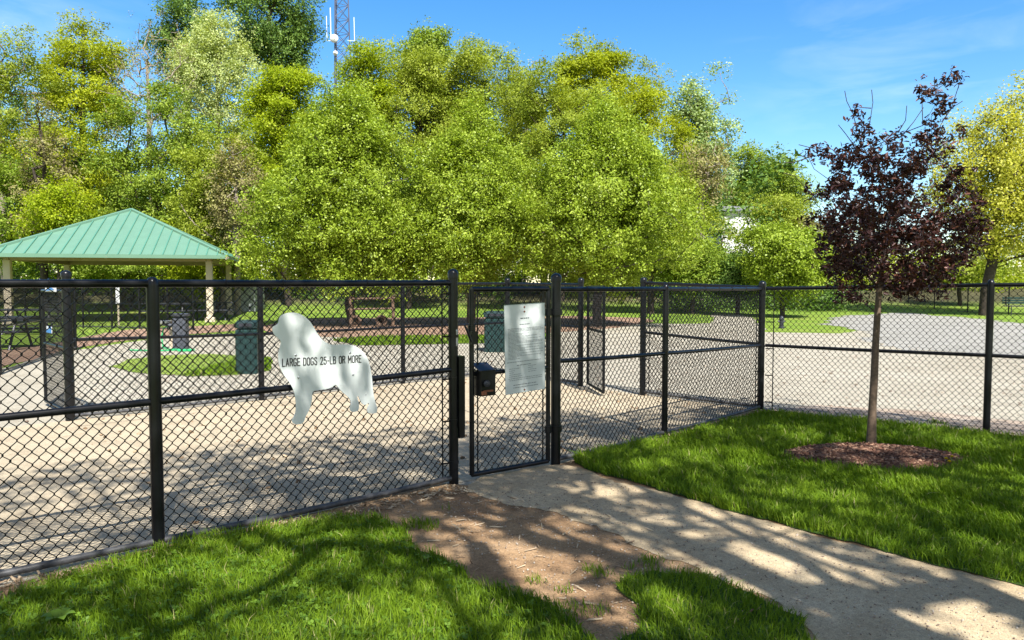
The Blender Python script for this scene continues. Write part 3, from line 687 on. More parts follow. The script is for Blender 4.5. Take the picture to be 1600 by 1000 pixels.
def plate(name, pts3, n2, thick, mat, parent):
    """flat panel of real thickness from points on a vertical plane"""
    n3 = np.array([n2[0], n2[1], 0]); P3 = [np.array(q_) for q_ in pts3]; N = len(P3)
    e = np.array([-n2[1], n2[0], 0])
    poly = [Vector((float(q_ @ e), float(q_[2]), 0)) for q_ in P3]
    tri = tessellate_polygon([poly]); b = MB()
    vs = [q_ + n3*thick/2 for q_ in P3] + [q_ - n3*thick/2 for q_ in P3]
    fs = []
    for t in tri:
        A, B, C = [Vector(vs[i]) for i in t]; t = tuple(t)
        if (B-A).cross(C-A).dot(Vector(n3)) < 0: t = t[::-1]
        fs.append(t); fs.append(tuple(i+N for i in t[::-1]))
    for i in range(N): fs.append((i, (i+1) % N, (i+1) % N + N, i+N))
    b.add(vs, fs); o = b.build(name, mat, parent)
    return o
dogc = ONPL(510, 560, p['a'], dl, OFF)
dog = empty('dog_sign', dogc, 'white dog shaped sign reading LARGE DOGS 25-LB OR MORE', 'sign')
plate('sign_panel', [ONPL(410+x/5, 475+y/5, p['a'], dl, OFF) for x, y in chaikin(OUT)], nl, .005, M['whitesign'], dog)
for x, y in ((260, 400), (685, 380), (282, 575), (708, 552), (808, 708)):
    q_ = ONPL(410+x/5, 475+y/5, p['a'], dl, OFF+.003)
    MR = Vector((nl[0], nl[1], 0)).to_track_quat('Z', 'Y').to_matrix()
    s = .45 if x == 808 else 1
    MB().lathe(q_, [(.0075*s, 0), (.0075*s, .002), (.005*s, .004), (.002*s, .005)], 12, M=MR).build('bolt', M['galv'], dog, True)
GLY = {'L': (.42, [[(0,1),(0,0),(.42,0)]]), 'A': (.5, [[(0,0),(.25,1),(.5,0)],[(.09,.3),(.41,.3)]]),
 'R': (.46, [[(0,0),(0,1),(.28,1),(.42,.92),(.46,.76),(.42,.6),(.28,.52),(0,.52)],[(.24,.52),(.47,0)]]),
 'G': (.46, [[(.46,.78),(.42,.93),(.3,1),(.18,1),(.06,.93),(0,.78),(0,.22),(.06,.07),(.18,0),(.3,0),(.42,.07),(.46,.2),(.46,.42),(.30,.42)]]),
 'E': (.42, [[(.42,1),(0,1),(0,0),(.42,0)],[(0,.52),(.36,.52)]]),
 'D': (.46, [[(0,0),(0,1),(.24,1),(.4,.92),(.46,.76),(.46,.24),(.4,.08),(.24,0),(0,0)]]),
 'O': (.48, [[(.18,1),(.06,.93),(0,.78),(0,.22),(.06,.07),(.18,0),(.3,0),(.42,.07),(.48,.22),(.48,.78),(.42,.93),(.3,1),(.18,1)]]),
 'S': (.45, [[(.44,.8),(.4,.93),(.28,1),(.16,1),(.05,.93),(.02,.78),(.06,.64),(.2,.55),(.32,.46),(.42,.36),(.45,.22),(.4,.07),(.28,0),(.16,0),(.04,.07),(0,.2)]]),
 '2': (.45, [[(.02,.78),(.06,.93),(.18,1),(.3,1),(.42,.92),(.44,.76),(.38,.58),(0,0),(.45,0)]]),
 '5': (.45, [[(.42,1),(.05,1),(.03,.55),(.14,.62),(.28,.62),(.4,.54),(.45,.38),(.45,.22),(.4,.07),(.28,0),(.15,0),(.04,.07),(0,.2)]]),
 '-': (.28, [[(.02,.45),(.26,.45)]]), ' ': (.22, []),
 'B': (.46, [[(0,0),(0,1),(.26,1),(.4,.92),(.43,.77),(.38,.6),(.26,.53),(0,.53)],[(.26,.53),(.42,.44),(.46,.27),(.41,.08),(.27,0),(0,0)]]),
 'M': (.58, [[(0,0),(0,1),(.29,.35),(.58,1),(.58,0)]])}
def text_on(txt, pl_px, pr_px, cap_px, P0, d, n2, off, parent, mat, name='lettering'):
    A = ONPL(*pl_px, P0, d, off); B = ONPL(*pr_px, P0, d, off)
    caph = cap_px*((A+B)/2)[1]/F; gap = .25; sw = .13
    tot = sum(GLY[c][0]+gap for c in txt)-gap; L = np.linalg.norm((B-A)[:2]); b = MB()
    def W(x, y): return A + (B-A)*(x/tot) + np.array([0, 0, y*caph])
    x = 0; hx = sw/2*caph/L*tot
    for c in txt:
        w_, st = GLY[c]
        for pl in st:
            for (ax, ay), (bx, by) in zip(pl[:-1], pl[1:]):
                # stroke ribbon in true metres
                vx = (bx-ax)/tot*L; vy = (by-ay)*caph; l = math.hypot(vx, vy); ux, uy = vx/l, vy/l; hw_ = sw/2*caph
                e = [(-ux*hw_*.8-uy*hw_, -uy*hw_*.8+ux*hw_), (-ux*hw_*.8+uy*hw_, -uy*hw_*.8-ux*hw_), (vx+ux*hw_*.8+uy*hw_, vy+uy*hw_*.8-ux*hw_), (vx+ux*hw_*.8-uy*hw_, vy+uy*hw_*.8+ux*hw_)]
                b.add([W(x+ax+ex_/L*tot, ay+ey_/caph) for ex_, ey_ in e], [(0, 1, 2, 3)])
        x += w_+gap
    return b.build(name, mat, parent)
text_on('LARGE DOGS 25-LB OR MORE', (441.5, 572.6), (564.2, 566), 11.2, p['a'], dl, nl, OFF+.0045, dog, M['ink'])

# ---------------------------------------------------------------- notice sign on the gate
nc = [(787.5, 477), (851, 473), (851.5, 607), (790, 617)]
pts3 = [ONPL(x, y, GA, gd, .035) for x, y in nc]
notice = empty('rules_notice', sum(pts3)/4, 'white rectangular rules notice fixed to the front gate', 'sign', None)
plate('notice_board', pts3, nf, .004, M['noticewhite'], notice)
bd = MB()
pin = [ONPL(x, y, GA, gd, .038) for x, y in nc]
for i in range(4):
    a, b = pin[i], pin[(i+1) % 4]; bd.tube([a, b], .0022, 4)
bd.build('border', paint('green_grey_edge', (.22, .30, .27), .5), notice)
def npt(u, v, off=.0385):
    A = np.array(nc[0])*(1-u)*(1-v) + np.array(nc[1])*u*(1-v) + np.array(nc[2])*u*v + np.array(nc[3])*(1-u)*v
    return ONPL(A[0], A[1], GA, gd, off)
tl = MB(); rr = random.Random(5)
def tline(u0, u1, v, t=.0045):
    u = u0
    while u < u1 - .01:
        w_ = min(rr.uniform(.02, .07), u1-u)
        a, b = npt(u, v), npt(u+w_, v); c2, d3 = npt(u+w_, v+t), npt(u, v+t)
        tl.add([a, d3, c2, b], [(0, 1, 2, 3)]); u += w_ + .012
v = .27
for L in (.92, .95, .95, .28, .62, .45, .82, .58, .9, .55, .95, .93, .3, .95, .4, .88, .5, .95, .35, .95, .42, .90, .30, .38):
    tline(.09, L, v); v += .0148
tline(.40, .62, .155, .012); tline(.38, .64, .225, .008)
tline(.05, .90, .645, .006); tline(.30, .66, .685, .007)
for k, L in enumerate((.36, .24, .22, .40, .42)): tline(.10, L, .72+k*.022)
for k, L in enumerate((.80, .70, .80, .78)): tline(.58, L, .705+k*.022)
tline(.08, .94, .83); tline(.10, .93, .85); tline(.2, .8, .905, .007); tline(.2, .82, .935, .007)
tl.build('lettering', M['greyink'], notice)
for u, v in ((.5, .035), (.5, .085), (.48, .975)):
    q_ = npt(u, v, .037); MB().lathe(q_, [(.008, 0), (.008, .002), (.004, .005)], 10, M=Vector((nf[0], nf[1], 0)).to_track_quat('Z', 'Y').to_matrix()).build('screw', M['rust'], notice)

# ================================================================= GAZEBO
FR = np.array([-11.27, 29.5]); th = math.radians(15); ex = np.array([math.cos(th), math.sin(th)]); ey = np.array([-math.sin(th), math.cos(th)])
LL = 8.7; ZE = 2.62; ZA = 4.75
CT = FR - ex*LL/2 + ey*LL/2
gz = empty('gazebo', (CT[0], CT[1], 0), 'open gazebo with green metal hip roof and tan posts', 'gazebo')
cor = [CT + ex*LL/2*sx + ey*LL/2*sy for sx, sy in ((-1, -1), (1, -1), (1, 1), (-1, 1))]
apex = np.array([CT[0], CT[1], ZA])
rf = MB(); se = MB(); so = MB()
for k in range(4):
    a, b = cor[k], cor[(k+1) % 4]
    rf.add([(*a, ZE), (*b, ZE), apex, (*a, ZE-.035), (*b, ZE-.035), apex-np.array([0, 0, .06])], [(0, 1, 2), (5, 4, 3), (0, 3, 4, 1)])
    d = (b-a)/LL; n_ = 22; inw = np.array([-d[1], d[0]])
    if inw @ (CT-a) < 0: inw = -inw
    for j in range(1, n_):
        u = j/n_*LL; q_ = a + d*u; t = 1-abs(u-LL/2)/(LL/2)
        e3 = np.array([*(q_ + inw*t*LL/2), ZE+(ZA-ZE)*t]); s3 = np.array([*q_, ZE])
        if t > .04:
            nr = np.cross(np.array([d[0], d[1], 0]), e3-s3); nr /= np.linalg.norm(nr); nr = nr if nr[2] > 0 else -nr
            w3 = np.array([d[0], d[1], 0])*.02
            h3 = nr*.045
            se.add([s3-w3, s3+w3, e3+w3, e3-w3, s3-w3+h3, s3+w3+h3, e3+w3+h3, e3-w3+h3], [(4, 5, 6, 7), (0, 4, 7, 3), (1, 2, 6, 5), (0, 1, 5, 4)])
roof = rf.build('roof', M['roofgreen'], gz)
se.build('standing_seams', M['roofdark'], roof)
rg = MB()
for k in range(4): rg.tube([(*cor[k], ZE+.02), apex+np.array([0, 0, .02])], .075, 5)
rg.build('ridge_caps', M['roofgreen'], roof)
fa = MB()
for k in range(4):
    a, b = cor[k], cor[(k+1) % 4]; m_ = (a+b)/2; fa.box((m_[0], m_[1], ZE-.02), (LL+.02, .03, .14), math.atan2(b[1]-a[1], b[0]-a[0]))
fa.build('fascia', M['roofgreen'], roof)
bm_ = MB(); ins = .78
pc = [CT + (c-CT)*(1-2*ins/LL) for c in cor]
for k in range(4):
    a, b = pc[k], pc[(k+1) % 4]; m_ = (a+b)/2; bm_.box((m_[0], m_[1], ZE-.06), (LL-2*ins+.25, .16, .26), math.atan2(b[1]-a[1], b[0]-a[0]))
    bm_.tube([(*cor[k], ZE-.08), (CT[0], CT[1], ZA-.15)], .08, 4)
    mm = (cor[k]+cor[(k+1) % 4])/2; bm_.tube([(*mm, ZE-.08), (CT[0], CT[1], ZA-.15)], .06, 4)
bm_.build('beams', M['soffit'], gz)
uf = MB(); z_ = ZE-.07
for k in range(4):
    a, b = cor[k], cor[(k+1) % 4]; a2 = CT+(a-CT)*.985; b2 = CT+(b-CT)*.985
    uf.add([(*a2, z_), (*b2, z_), (CT[0], CT[1], ZA-.14)], [(2, 1, 0)])
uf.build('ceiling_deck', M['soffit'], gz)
for k in range(4):
    po = MB().bbox((pc[k][0], pc[k][1], (ZE-.18)/2), (.25, .25, ZE-.16), th, .02).build('post', M['tan'], gz)
    MB().bbox((pc[k][0], pc[k][1], .09), (.38, .38, .18), th, .02).build('post_base', M['tan'], po)

# ================================================================= SITE FURNITURE
def picnic(c, rz, label, name='picnic_table'):
    root = empty(name, (c[0], c[1], 0), label, 'table', 'dark picnic tables by the gazebo'); R = Matrix.Rotation(rz, 2)
    def T(x, y, z): q_ = R @ Vector((x, y)); return (c[0]+q_.x, c[1]+q_.y, z)
    MB().bbox(T(0, 0, .74), (1.8, .75, .05), rz).build('tabletop', M['darkfurn'], root)
    for s in (-1, 1): MB().bbox(T(0, s*.68, .44), (1.8, .28, .045), rz).build('bench_seat', M['darkfurn'], root)
    for s in (-1, 1):
        l = MB(); l.tube([T(s*.6, -.62, 0), T(s*.6, -.2, .72)], .03, 8); l.tube([T(s*.6, .62, 0), T(s*.6, .2, .72)], .03, 8); l.tube([T(s*.6, -.75, .41), T(s*.6, .75, .41)], .025, 8)
        l.build('leg_frame', M['darkfurn'], root)
picnic(AT(-12, 520, 17.6)[:2], .2, 'dark picnic table at left edge, nearest before the gazebo')
picnic(AT(330, 500, 31.5)[:2], .3, 'dark picnic table under the right part of the gazebo')
picnic(AT(262, 500, 30.5)[:2], .3, 'dark picnic table under the middle of the gazebo')
picnic(AT(52, 500, 23.0)[:2], .1, 'dark picnic table farther back at left, beside a gazebo post')

def bin_(c, w_, h2, rz, label):
    root = empty('litter_bin', (c[0], c[1], 0), label, 'bin', 'green litter bins'); 
    MB().bbox((c[0], c[1], h2*.42), (w_, w_, h2*.84), rz, .03).build('body', M['bin'], root)
    MB().bbox((c[0], c[1], h2*.92), (w_*1.06, w_*1.06, h2*.14), rz, .05).build('lid', M['binlid'], root)
    s = MB(); R = Matrix.Rotation(rz, 2)
    for k in range(-2, 3):
        for sx, sy in ((k*w_/6, -w_/2-.004), (k*w_/6, w_/2+.004)):
            q_ = R @ Vector((sx, sy)); s.box((c[0]+q_.x, c[1]+q_.y, h2*.42), (w_*.05, .016, h2*.7), rz)
    s.build('ribbing', M['binlid'], root)
    q_ = R @ Vector((0, -w_/2-.02)); MB().box((c[0]+q_.x, c[1]+q_.y, h2*.91), (w_*.6, .012, h2*.06), rz).build('flap', M['darkfurn'], root)
bc = G(389, 583)[:2]; bin_(bc, .36, .93, .1, 'dark green litter bin on the grass patch left of the dog sign')
bc = G(778, 549)[:2]; bin_(bc, .56, .93, -.1, 'dark green litter bin seen behind the front gate')
# drinking fountain with hose
fc = G(283, 546)[:2]
ft = empty('drinking_fountain', (fc[0], fc[1], 0), 'dark grey drinking fountain with side bowl in the yard', 'fountain')
MB().bbox((fc[0], fc[1], .38), (.30, .30, .76), .1, .03).build('pedestal', M['greyfount'], ft)
MB().lathe((fc[0]-.0, fc[1], .76), [(.10, 0), (.20, .03), (.22, .08), (.20, .085), (.12, .05)], 16).build('basin', M['greyfount'], ft, True)
MB().lathe((fc[0]-.42, fc[1], .60), [(.06, 0), (.17, .03), (.19, .08), (.17, .08), (.1, .045)], 16).build('side_bowl', M['galv'], ft, True)
MB().tube([(fc[0]-.1, fc[1], .55), (fc[0]-.42, fc[1], .6)], .04, 8).build('arm', M['greyfount'], ft)
sp_ = MB(); 
hs = G(269, 545)[:2]
sg = empty('hose_stand', (hs[0], hs[1], 0), 'short wooden tap post beside the drinking fountain', 'tap post')
MB().bbox((hs[0], hs[1], .34), (.09, .09, .68), 0, .01).build('post', M['tan'], sg); MB().tube([(hs[0], hs[1]-.05, .6), (hs[0], hs[1]-.12, .6), (hs[0], hs[1]-.13, .55)], .012, 6).build('tap', M['galv'], sg)
hz_ = MB().tube([(hs[0]-.03, hs[1]-.14, .55), (hs[0]-.12, hs[1]-.15, .5), (hs[0]-.17, hs[1]-.16, .3), (hs[0]-.12, hs[1]-.2, .04), (hs[0]+.1, hs[1]-.35, .025), (hs[0]+.5, hs[1]-.5, .025), (hs[0]+.1, hs[1]-.75, .025), (hs[0]-.4, hs[1]-.7, .025), (hs[0]-.7, hs[1]-.6, .025)], .016, 7)
o = hz_.build('garden_hose', M['hose'], None, True, off=(hs[0], hs[1], 0)); tag(o, 'green garden hose hanging from the tap post', 'hose')
mc = G(291, 549)[:2]; o = MB().bbox((mc[0], mc[1], .03), (.32, .2, .04), .1, .01).build('green_mat', M['hose'], None, off=(mc[0], mc[1], 0)); tag(o, 'small bright green mat on the ground before the fountain', 'mat')
# wooden agility frame beneath pears
w0 = G(548, 513)[:2]; w1 = np.array([w0[0]+1.42, w0[1]+.25])
wf = empty('agility_frame', (w0[0], w0[1], 0), 'rustic wooden frame with two posts and crossbars under the pear trees', 'frame')
for a in (w0, w1): MB().tube([(*a, 0), (a[0]+.02, a[1], .5), (a[0]-.01, a[1], 1.12)], [.06, .055, .05], 8).build('post', M['wood'], wf, True)
for z in (1.02, .66): MB().tube([(w0[0]-.1, w0[1], z), (w1[0]+.1, w1[1], z+.02)], .035, 8).build('crossbar', M['wood'], wf, True)
for k, px in enumerate((556, 596)):
    c = G(px, 511)[:2]; o = MB().lathe((c[0], c[1], .22), [(.20, -.04), (.22, 0), (.20, .04), (.12, .04), (.10, 0), (.12, -.04)], 16, M=Matrix.Rotation(PI/2, 3, 'X')).build('log_ring', M['wood'], None, True, off=(c[0], c[1], 0))
    tag(o, ['round log slice standing under the frame, beside its left post', 'round log slice standing under the frame, beside its right post'][k], 'log slice')
# white post sign
c = AT(184, 470, 27.5); root = empty('white_marker', (c[0], c[1], 0), 'narrow white marker board standing behind the inner fence', 'marker')
MB().bbox((c[0], c[1], 1.15), (.14, .04, .75), 0, .01).build('board', M['whiteplastic'], root); MB().bbox((c[0], c[1]+.03, .45), (.06, .06, .9), 0, .01).build('post', M['tan'], root)
# hydrant like stake
c = G(1221, 513)[:2]; root = empty('yard_hydrant', (c[0], c[1], 0), 'small dark hydrant post on the grass beyond the corner post', 'hydrant')
MB().lathe((c[0], c[1], 0), [(.11, 0), (.11, .04), (.075, .06), (.07, .28), (.09, .30), (.09, .33), (.06, .40), (.02, .43)], 12).build('body', M['darkfurn'], root, True)
MB().tube([(c[0]-.13, c[1], .24), (c[0]+.13, c[1], .24)], .03, 8).build('outlet', M['darkfurn'], root)
# bench right far
c = AT(1597, 490, 36.2)[:2]; root = empty('park_bench', (c[0], c[1], 0), 'dark slatted park bench by the far fence at right edge', 'bench')
for z, y in ((.45, 0), ): MB().bbox((c[0], c[1], .45), (1.6, .42, .04), -.1, .01).build('seat', M['darkfurn'], root)
bk = MB()
for z in (.60, .72, .84): bk.box((c[0], c[1]+.22, z), (1.6, .025, .08), -.1)
bk.build('backrest', M['bin'], root)
for s in (-.65, .65): MB().tube([(c[0]+s, c[1]-.18, 0), (c[0]+s, c[1]-.18, .44), (c[0]+s, c[1]+.2, .44), (c[0]+s, c[1]+.26, .9)], .022, 6).build('leg', M['darkfurn'], root)
# shed behind gazebo
c = AT(368, 450, 41)[:2]; sh = empty('storage_shed', (c[0], c[1], 0), 'grey sheet metal shed behind the right gazebo post', 'shed')
z0 = float(hill(*c))
MB().box((c[0], c[1], z0+.9), (2.6, 2.2, 1.9), .1).build('wall', M['shed'], sh)
ap = []
for sy in (-1.25, 1.25):
    for t in np.linspace(0, PI, 9): ap.append((c[0]-1.45*math.cos(t), c[1]+sy, z0+1.85+.35*math.sin(t)))
MB().add(ap, [(i, i+1, i+10, i+9) for i in range(8)]+[tuple(range(8, -1, -1)), tuple(range(9, 18))]).build('roof', M['shed'], sh)
MB().box((c[0], c[1]-1.12, z0+.85), (.9, .05, 1.6), .1).build('door', M['houseroof'], sh)
# white house
def house(c, w_, d_, zw, zr, rz, label):
    z0 = float(hill(*c)); hs_ = empty('house', (c[0], c[1], z0), label, 'house')
    MB().box((c[0], c[1], z0+zw/2), (w_, d_, zw), rz).build('wall', M['house'], hs_)
    R = Matrix.Rotation(rz, 2)
    def T(x, y, z): q_ = R @ Vector((x, y)); return (c[0]+q_.x, c[1]+q_.y, z0+z)
    MB().add([T(-w_/2-.4, -d_/2-.4, zw), T(w_/2+.4, -d_/2-.4, zw), T(w_/2+.4, d_/2+.4, zw), T(-w_/2-.4, d_/2+.4, zw), T(-w_/2-.4, 0, zr), T(w_/2+.4, 0, zr)], [(0, 1, 5, 4), (2, 3, 4, 5), (1, 2, 5), (3, 0, 4), (3, 2, 1, 0)]).build('roof', M['houseroof'], hs_)
    for x in (-w_*.3, 0, w_*.3):
        for z in (zw*.3, zw*.72):
            fr_ = MB().box(T(x, -d_/2-.02, z), (.85, .06, 1.0), rz).build('window', M['whiteplastic'], hs_)
            MB().box(T(x, -d_/2-.06, z), (.65, .03, .8), rz).build('pane', M['shed'], fr_)
house(AT(1136, 400, 70)[:2], 4.2, 8, 6.3, 7.2, .1, 'white two storey house glimpsed between trees left of the purple leaved tree')

# ================================================================= TOWER
tc = AT(531, 0, 120)[:2]; tb = 1.6
tw = empty('radio_tower', (tc[0], tc[1], tb), 'tall steel lattice radio tower with dishes behind the trees', 'tower')
def leg(k, z):
    r0 = 2.35 - 1.45*min(1, (z-tb)/62); a = math.radians(8+120*k); return np.array([tc[0]+r0*math.cos(a), tc[1]+r0*math.sin(a), z])
lat = MB(); zs = np.arange(tb, 60, 2.2)
for k in range(3):
    MB().tube([leg(k, tb), leg(k, 60)], .11, 6).build('leg', M['tower'], tw)
    k2 = (k+1) % 3
    for i, z in enumerate(zs[:-1]):
        lat.tube([leg(k, z), leg(k2, z+2.2)], .05, 4, False); lat.tube([leg(k2, z), leg(k, z+2.2)], .05, 4, False); lat.tube([leg(k, z), leg(k2, z)], .045, 4, False)
lat.build('lattice_bracing', M['tower'], tw)
def antenna(px, y0, y1, xleg, nm='whip_antenna', r=.055):
    a = AT(px, y1, 119); b = AT(px-1, y0, 119); o = MB().tube([a, b], r, 6); o.tube([a, AT(xleg, y1-1, 119.5)], .05, 4); o.build(nm, M['whiteplastic'], tw)
antenna(511, 25, 64, 524); antenna(517, 12, 56, 524, r=.08); antenna(554, 27, 64, 543)
for px, py, r in ((522, 60, .66), (524, 83, .38)):
    c = AT(px, py, 118); MB().lathe(c, [(r*.2, .35), (r*.9, .1), (r, 0), (r, -.05), (r*.5, -.12), (.02, -.15)], 16, M=Matrix.Rotation(PI/2, 3, 'X')).build('dish_antenna', M['whiteplastic'], tw, True)

# ================================================================= TREES
def leaves_mesh(name, C, L, W, mat, parent, r, updown=.6, outward=None):
    n = len(C)
    nr = r.normal(0, 1, (n, 3))
    if outward is not None: nr = nr*.6 + outward
    else: nr[:, 2] = np.abs(nr[:, 2]) + updown
    nr /= np.linalg.norm(nr, axis=1)[:, None]
    a = r.normal(0, 1, (n, 3)); a -= nr*(a*nr).sum(1)[:, None]; a /= np.linalg.norm(a, axis=1)[:, None]
    b = np.cross(nr, a); l = (L*(.6+.8*r.random(n)))[:, None]; w_ = W/L*l
    fold = nr*l*.12
    V = np.stack([C-a*l/2, C+b*w_/2+fold, C+a*l/2, C-b*w_/2+fold], 1)
    i = np.arange(n)*4
    q_ = np.stack([i, i+1, i+2, i+3], 1)
    return raw(name, V.reshape(-1, 3), [q_], mat, parent, attr=None), V
def skeleton(nodes0, cl, r, up_pen=.8, mid=True, par0=None):
    """attach every cluster point to the nearest lower skeleton node; returns nodes, parents"""
    N = [np.array(x) for x in nodes0]; par = list(par0) if par0 else [-1]+list(range(len(nodes0)-1))
    ax = nodes0[0][:2]
    order = np.argsort(np.linalg.norm(cl[:, :2]-ax, axis=1) + .35*np.abs(cl[:, 2]-np.median(cl[:, 2])))
    leafidx = []
    for j in order:
        c = cl[j]; A = np.array(N); d = c-A; dist = np.linalg.norm(d, axis=1)
        pen = np.maximum(0, A[:, 2]-c[2]+.35*np.linalg.norm(d[:, :2], axis=1))*up_pen
        i = int(np.argmin(dist+pen)); A0 = N[i]
        if mid and dist[i] > .35:
            k = 3 if dist[i] > 1.5 else 2; last = i
            for t in range(1, k):
                tt = t/k; m_ = A0+(c-A0)*tt; m_[2] += -dist[i]*.08*math.sin(tt*PI)*.5; m_ += r.normal(0, .05*dist[i], 3)
                N.append(m_); par.append(last); last = len(N)-1
            N.append(c); par.append(last)
        else: N.append(c); par.append(i)
        leafidx.append(len(N)-1)
    return np.array(N), par, leafidx
def limbs(name, N, par, mat, parent, tip, trunk_r, power=.5, sides=5, loc=None):
    cnt = np.ones(len(N))
    for i in range(len(N)-1, 0, -1):
        cnt[par[i]] += cnt[i]
    rad = tip*cnt**power; s = min(1.0, trunk_r/rad[0]) if rad[0] > trunk_r else 1.0
    rad = np.maximum(rad*s, tip*.6)
    if rad[0] < trunk_r: rad = rad + (trunk_r-rad[0])*(cnt/cnt[0])**1.0
    V = []; Fc = []
    for i in range(1, len(N)):
        a, b = N[par[i]], N[i]; t = b-a; L = np.linalg.norm(t)
        if L < 1e-4: continue
        t = t/L; u = np.cross(t, [0, 0, 1.0] if abs(t[2]) < .9 else [1.0, 0, 0]); u /= np.linalg.norm(u); w_ = np.cross(t, u)
        ra, rb = min(rad[par[i]], rad[i]*1.35), rad[i]; b0 = len(V)
        sd = sides if ra < .05 else sides+3
        a_ = a - t*ra*.3
        for (c, rr_) in ((a_, ra), (b, rb)):
            for k in range(sd):
                an_ = 2*PI*k/sd; V.append(c+(u*math.cos(an_)+w_*math.sin(an_))*rr_)
        for k in range(sd): Fc.append((b0+k, b0+(k+1) % sd, b0+sd+(k+1) % sd, b0+sd+k))
    return raw(name, V, [np.array(Fc)], mat, parent, smooth=True)
TREES = {}
def tree(label, px, top, bot, hw, D, mat, ncl=80, nleaf=14000, ls=.2, clr=None, tr=.18, seed=0, bark='barkdark', name='deciduous_tree', group=None, egg=0.0, inner=.45, flat=.65, ryf=.8, spread=1.0, cat='tree', trunkfrac=.65, base=None, clip=None, up=.6, powr=.5, tip=.02, aspect=.6, lump=.22, full=1.0, sub=16, clrs=1.0):
    r = np.random.default_rng(seed+100)
    z1 = CAMH+(HZ-top)*D/F; z0 = CAMH+(HZ-bot)*D/F; cx = (px-800)/F*D; hw = hw*full;  rx = hw*D/F; rz = (z1-z0)/2; cz = (z0+z1)/2; ry = rx*ryf
    if base is None: bx, by = cx + r.uniform(-.1, .1)*rx, D
    else: bx, by = base
    gz_ = float(hill(bx, by))
    root = empty(name, (bx, by, gz_), label, cat, group)
    # lumpy envelope
    K = r.normal(0, 1, (7, 3)); Kp = r.uniform(0, 6.28, 7)
    d = r.normal(0, 1, (ncl*3, 3)); d /= np.linalg.norm(d, axis=1)[:, None]
    env = 1.06 + lump*np.sin(d @ K.T*2.6 + Kp).mean(1)*1.9
    rad = (inner + (1-inner)*r.random(len(d))**.6)*env
    if clr is None: clr = .2*rx
    clr *= clrs
    s = d*rad[:, None]; wz = 1 - egg*(s[:, 2]+.3)
    cl = np.stack([cx + s[:, 0]*(rx-clr*.6)*wz, D + s[:, 1]*(ry-clr*.5)*wz, cz + s[:, 2]*(rz-clr*.5)], -1)
    if clip is not None: cl = cl[clip(cl)]
    cl = cl[cl[:, 2] > gz_+.25][:ncl]; ncl = len(cl)
    ztt = z0+(z1-z0)*trunkfrac
    T = [np.array([bx, by, gz_-.1])]; nseg = 7
    for k in range(1, nseg+1):
        t = k/nseg; T.append(np.array([bx+(cx-bx)*t+r.normal(0, .02*rx), by+(D-by)*t+r.normal(0, .02*rx), gz_+(ztt-gz_)*t]))
    N, par, li = skeleton(T, cl, r)
    limbs('trunk', N, par, M[bark], root, tip, tr, powr)
    w_ = r.uniform(.5, 1.5, ncl); w_ /= w_.sum(); cnt = (w_*nleaf).astype(int)
    idx = np.repeat(np.arange(ncl), cnt); n = len(idx)
    cr = clr*(.75+.5*r.random(ncl))
    ns = max(ncl, n//sub); sidx = r.integers(0, ncl, ns) if n else np.zeros(1, int)      # leafy tufts inside each cluster
    g_ = r.normal(0, 1, (ns, 3)); gl = np.linalg.norm(g_, axis=1)[:, None]; g_ = g_/gl*np.minimum(gl, 1.9)*.62
    SC = cl[sidx] + g_*cr[sidx][:, None]*np.array([1, 1, flat])*spread
    so_w = SC-np.array([cx, D, cz]); so_w /= (np.linalg.norm(so_w, axis=1)[:, None]+1e-6)
    SN = r.normal(0, .55, (ns, 3)) + so_w*.55 + np.array([0, -.15, .55]); SV = r.normal(0, .13, ns)
    k_ = r.integers(0, ns, n); idx = sidx[k_]
    C = SC[k_] + r.normal(0, 1, (n, 3))*(ls*1.25)*np.array([1, 1, .8])
    ok = C[:, 2] > gz_+.05; C = C[ok]; idx = idx[ok]; k_ = k_[ok]
    o, V4 = leaves_mesh('crown', C, ls, ls*aspect, M[mat], root, r, 0, SN[k_]*1.1)
    a = o.data.attributes.new('rnd', 'FLOAT', 'FACE')
    cv = r.normal(0, .10, ncl)
    a.data.foreach_set('value', np.clip(.5 + r.normal(0, .18, len(C)) + SV[k_] + cv[np.minimum(idx, ncl-1)], 0, 1).astype(np.float32))
    return root

gP = 'ornamental pear trees beyond the yard'; gW = 'tall woodland trees at the back'; gS = 'shrubs at the woodland edge'
# front row of pears
tree('nearest light green pear tree, left of three, right of the gazebo', 540, 163, 460, 124, 27, 'lf_pear', 420, 165000, .086, .5, .17, 1, 'barkdark', 'pear_tree', gP, egg=.3, inner=.4, lump=.3, flat=.95, full=1.08, spread=1.1, up=.5, ryf=.8)
tree('light green pear tree in the middle of three, behind the front gate', 742, 184, 460, 92, 27.4, 'lf_pear', 330, 130000, .086, .48, .16, 2, 'barkdark', 'pear_tree', gP, egg=.3, inner=.4, lump=.3, flat=.95, full=1.08, spread=1.1, up=.5, ryf=1)
tree('light green pear tree, right of three, behind the right fence run', 938, 190, 458, 116, 26.8, 'lf_pear', 360, 142000, .086, .48, .16, 3, 'barkdark', 'pear_tree', gP, egg=.3, inner=.4, lump=.3, flat=.95, full=1.08, spread=1.1, up=.5, ryf=.9)
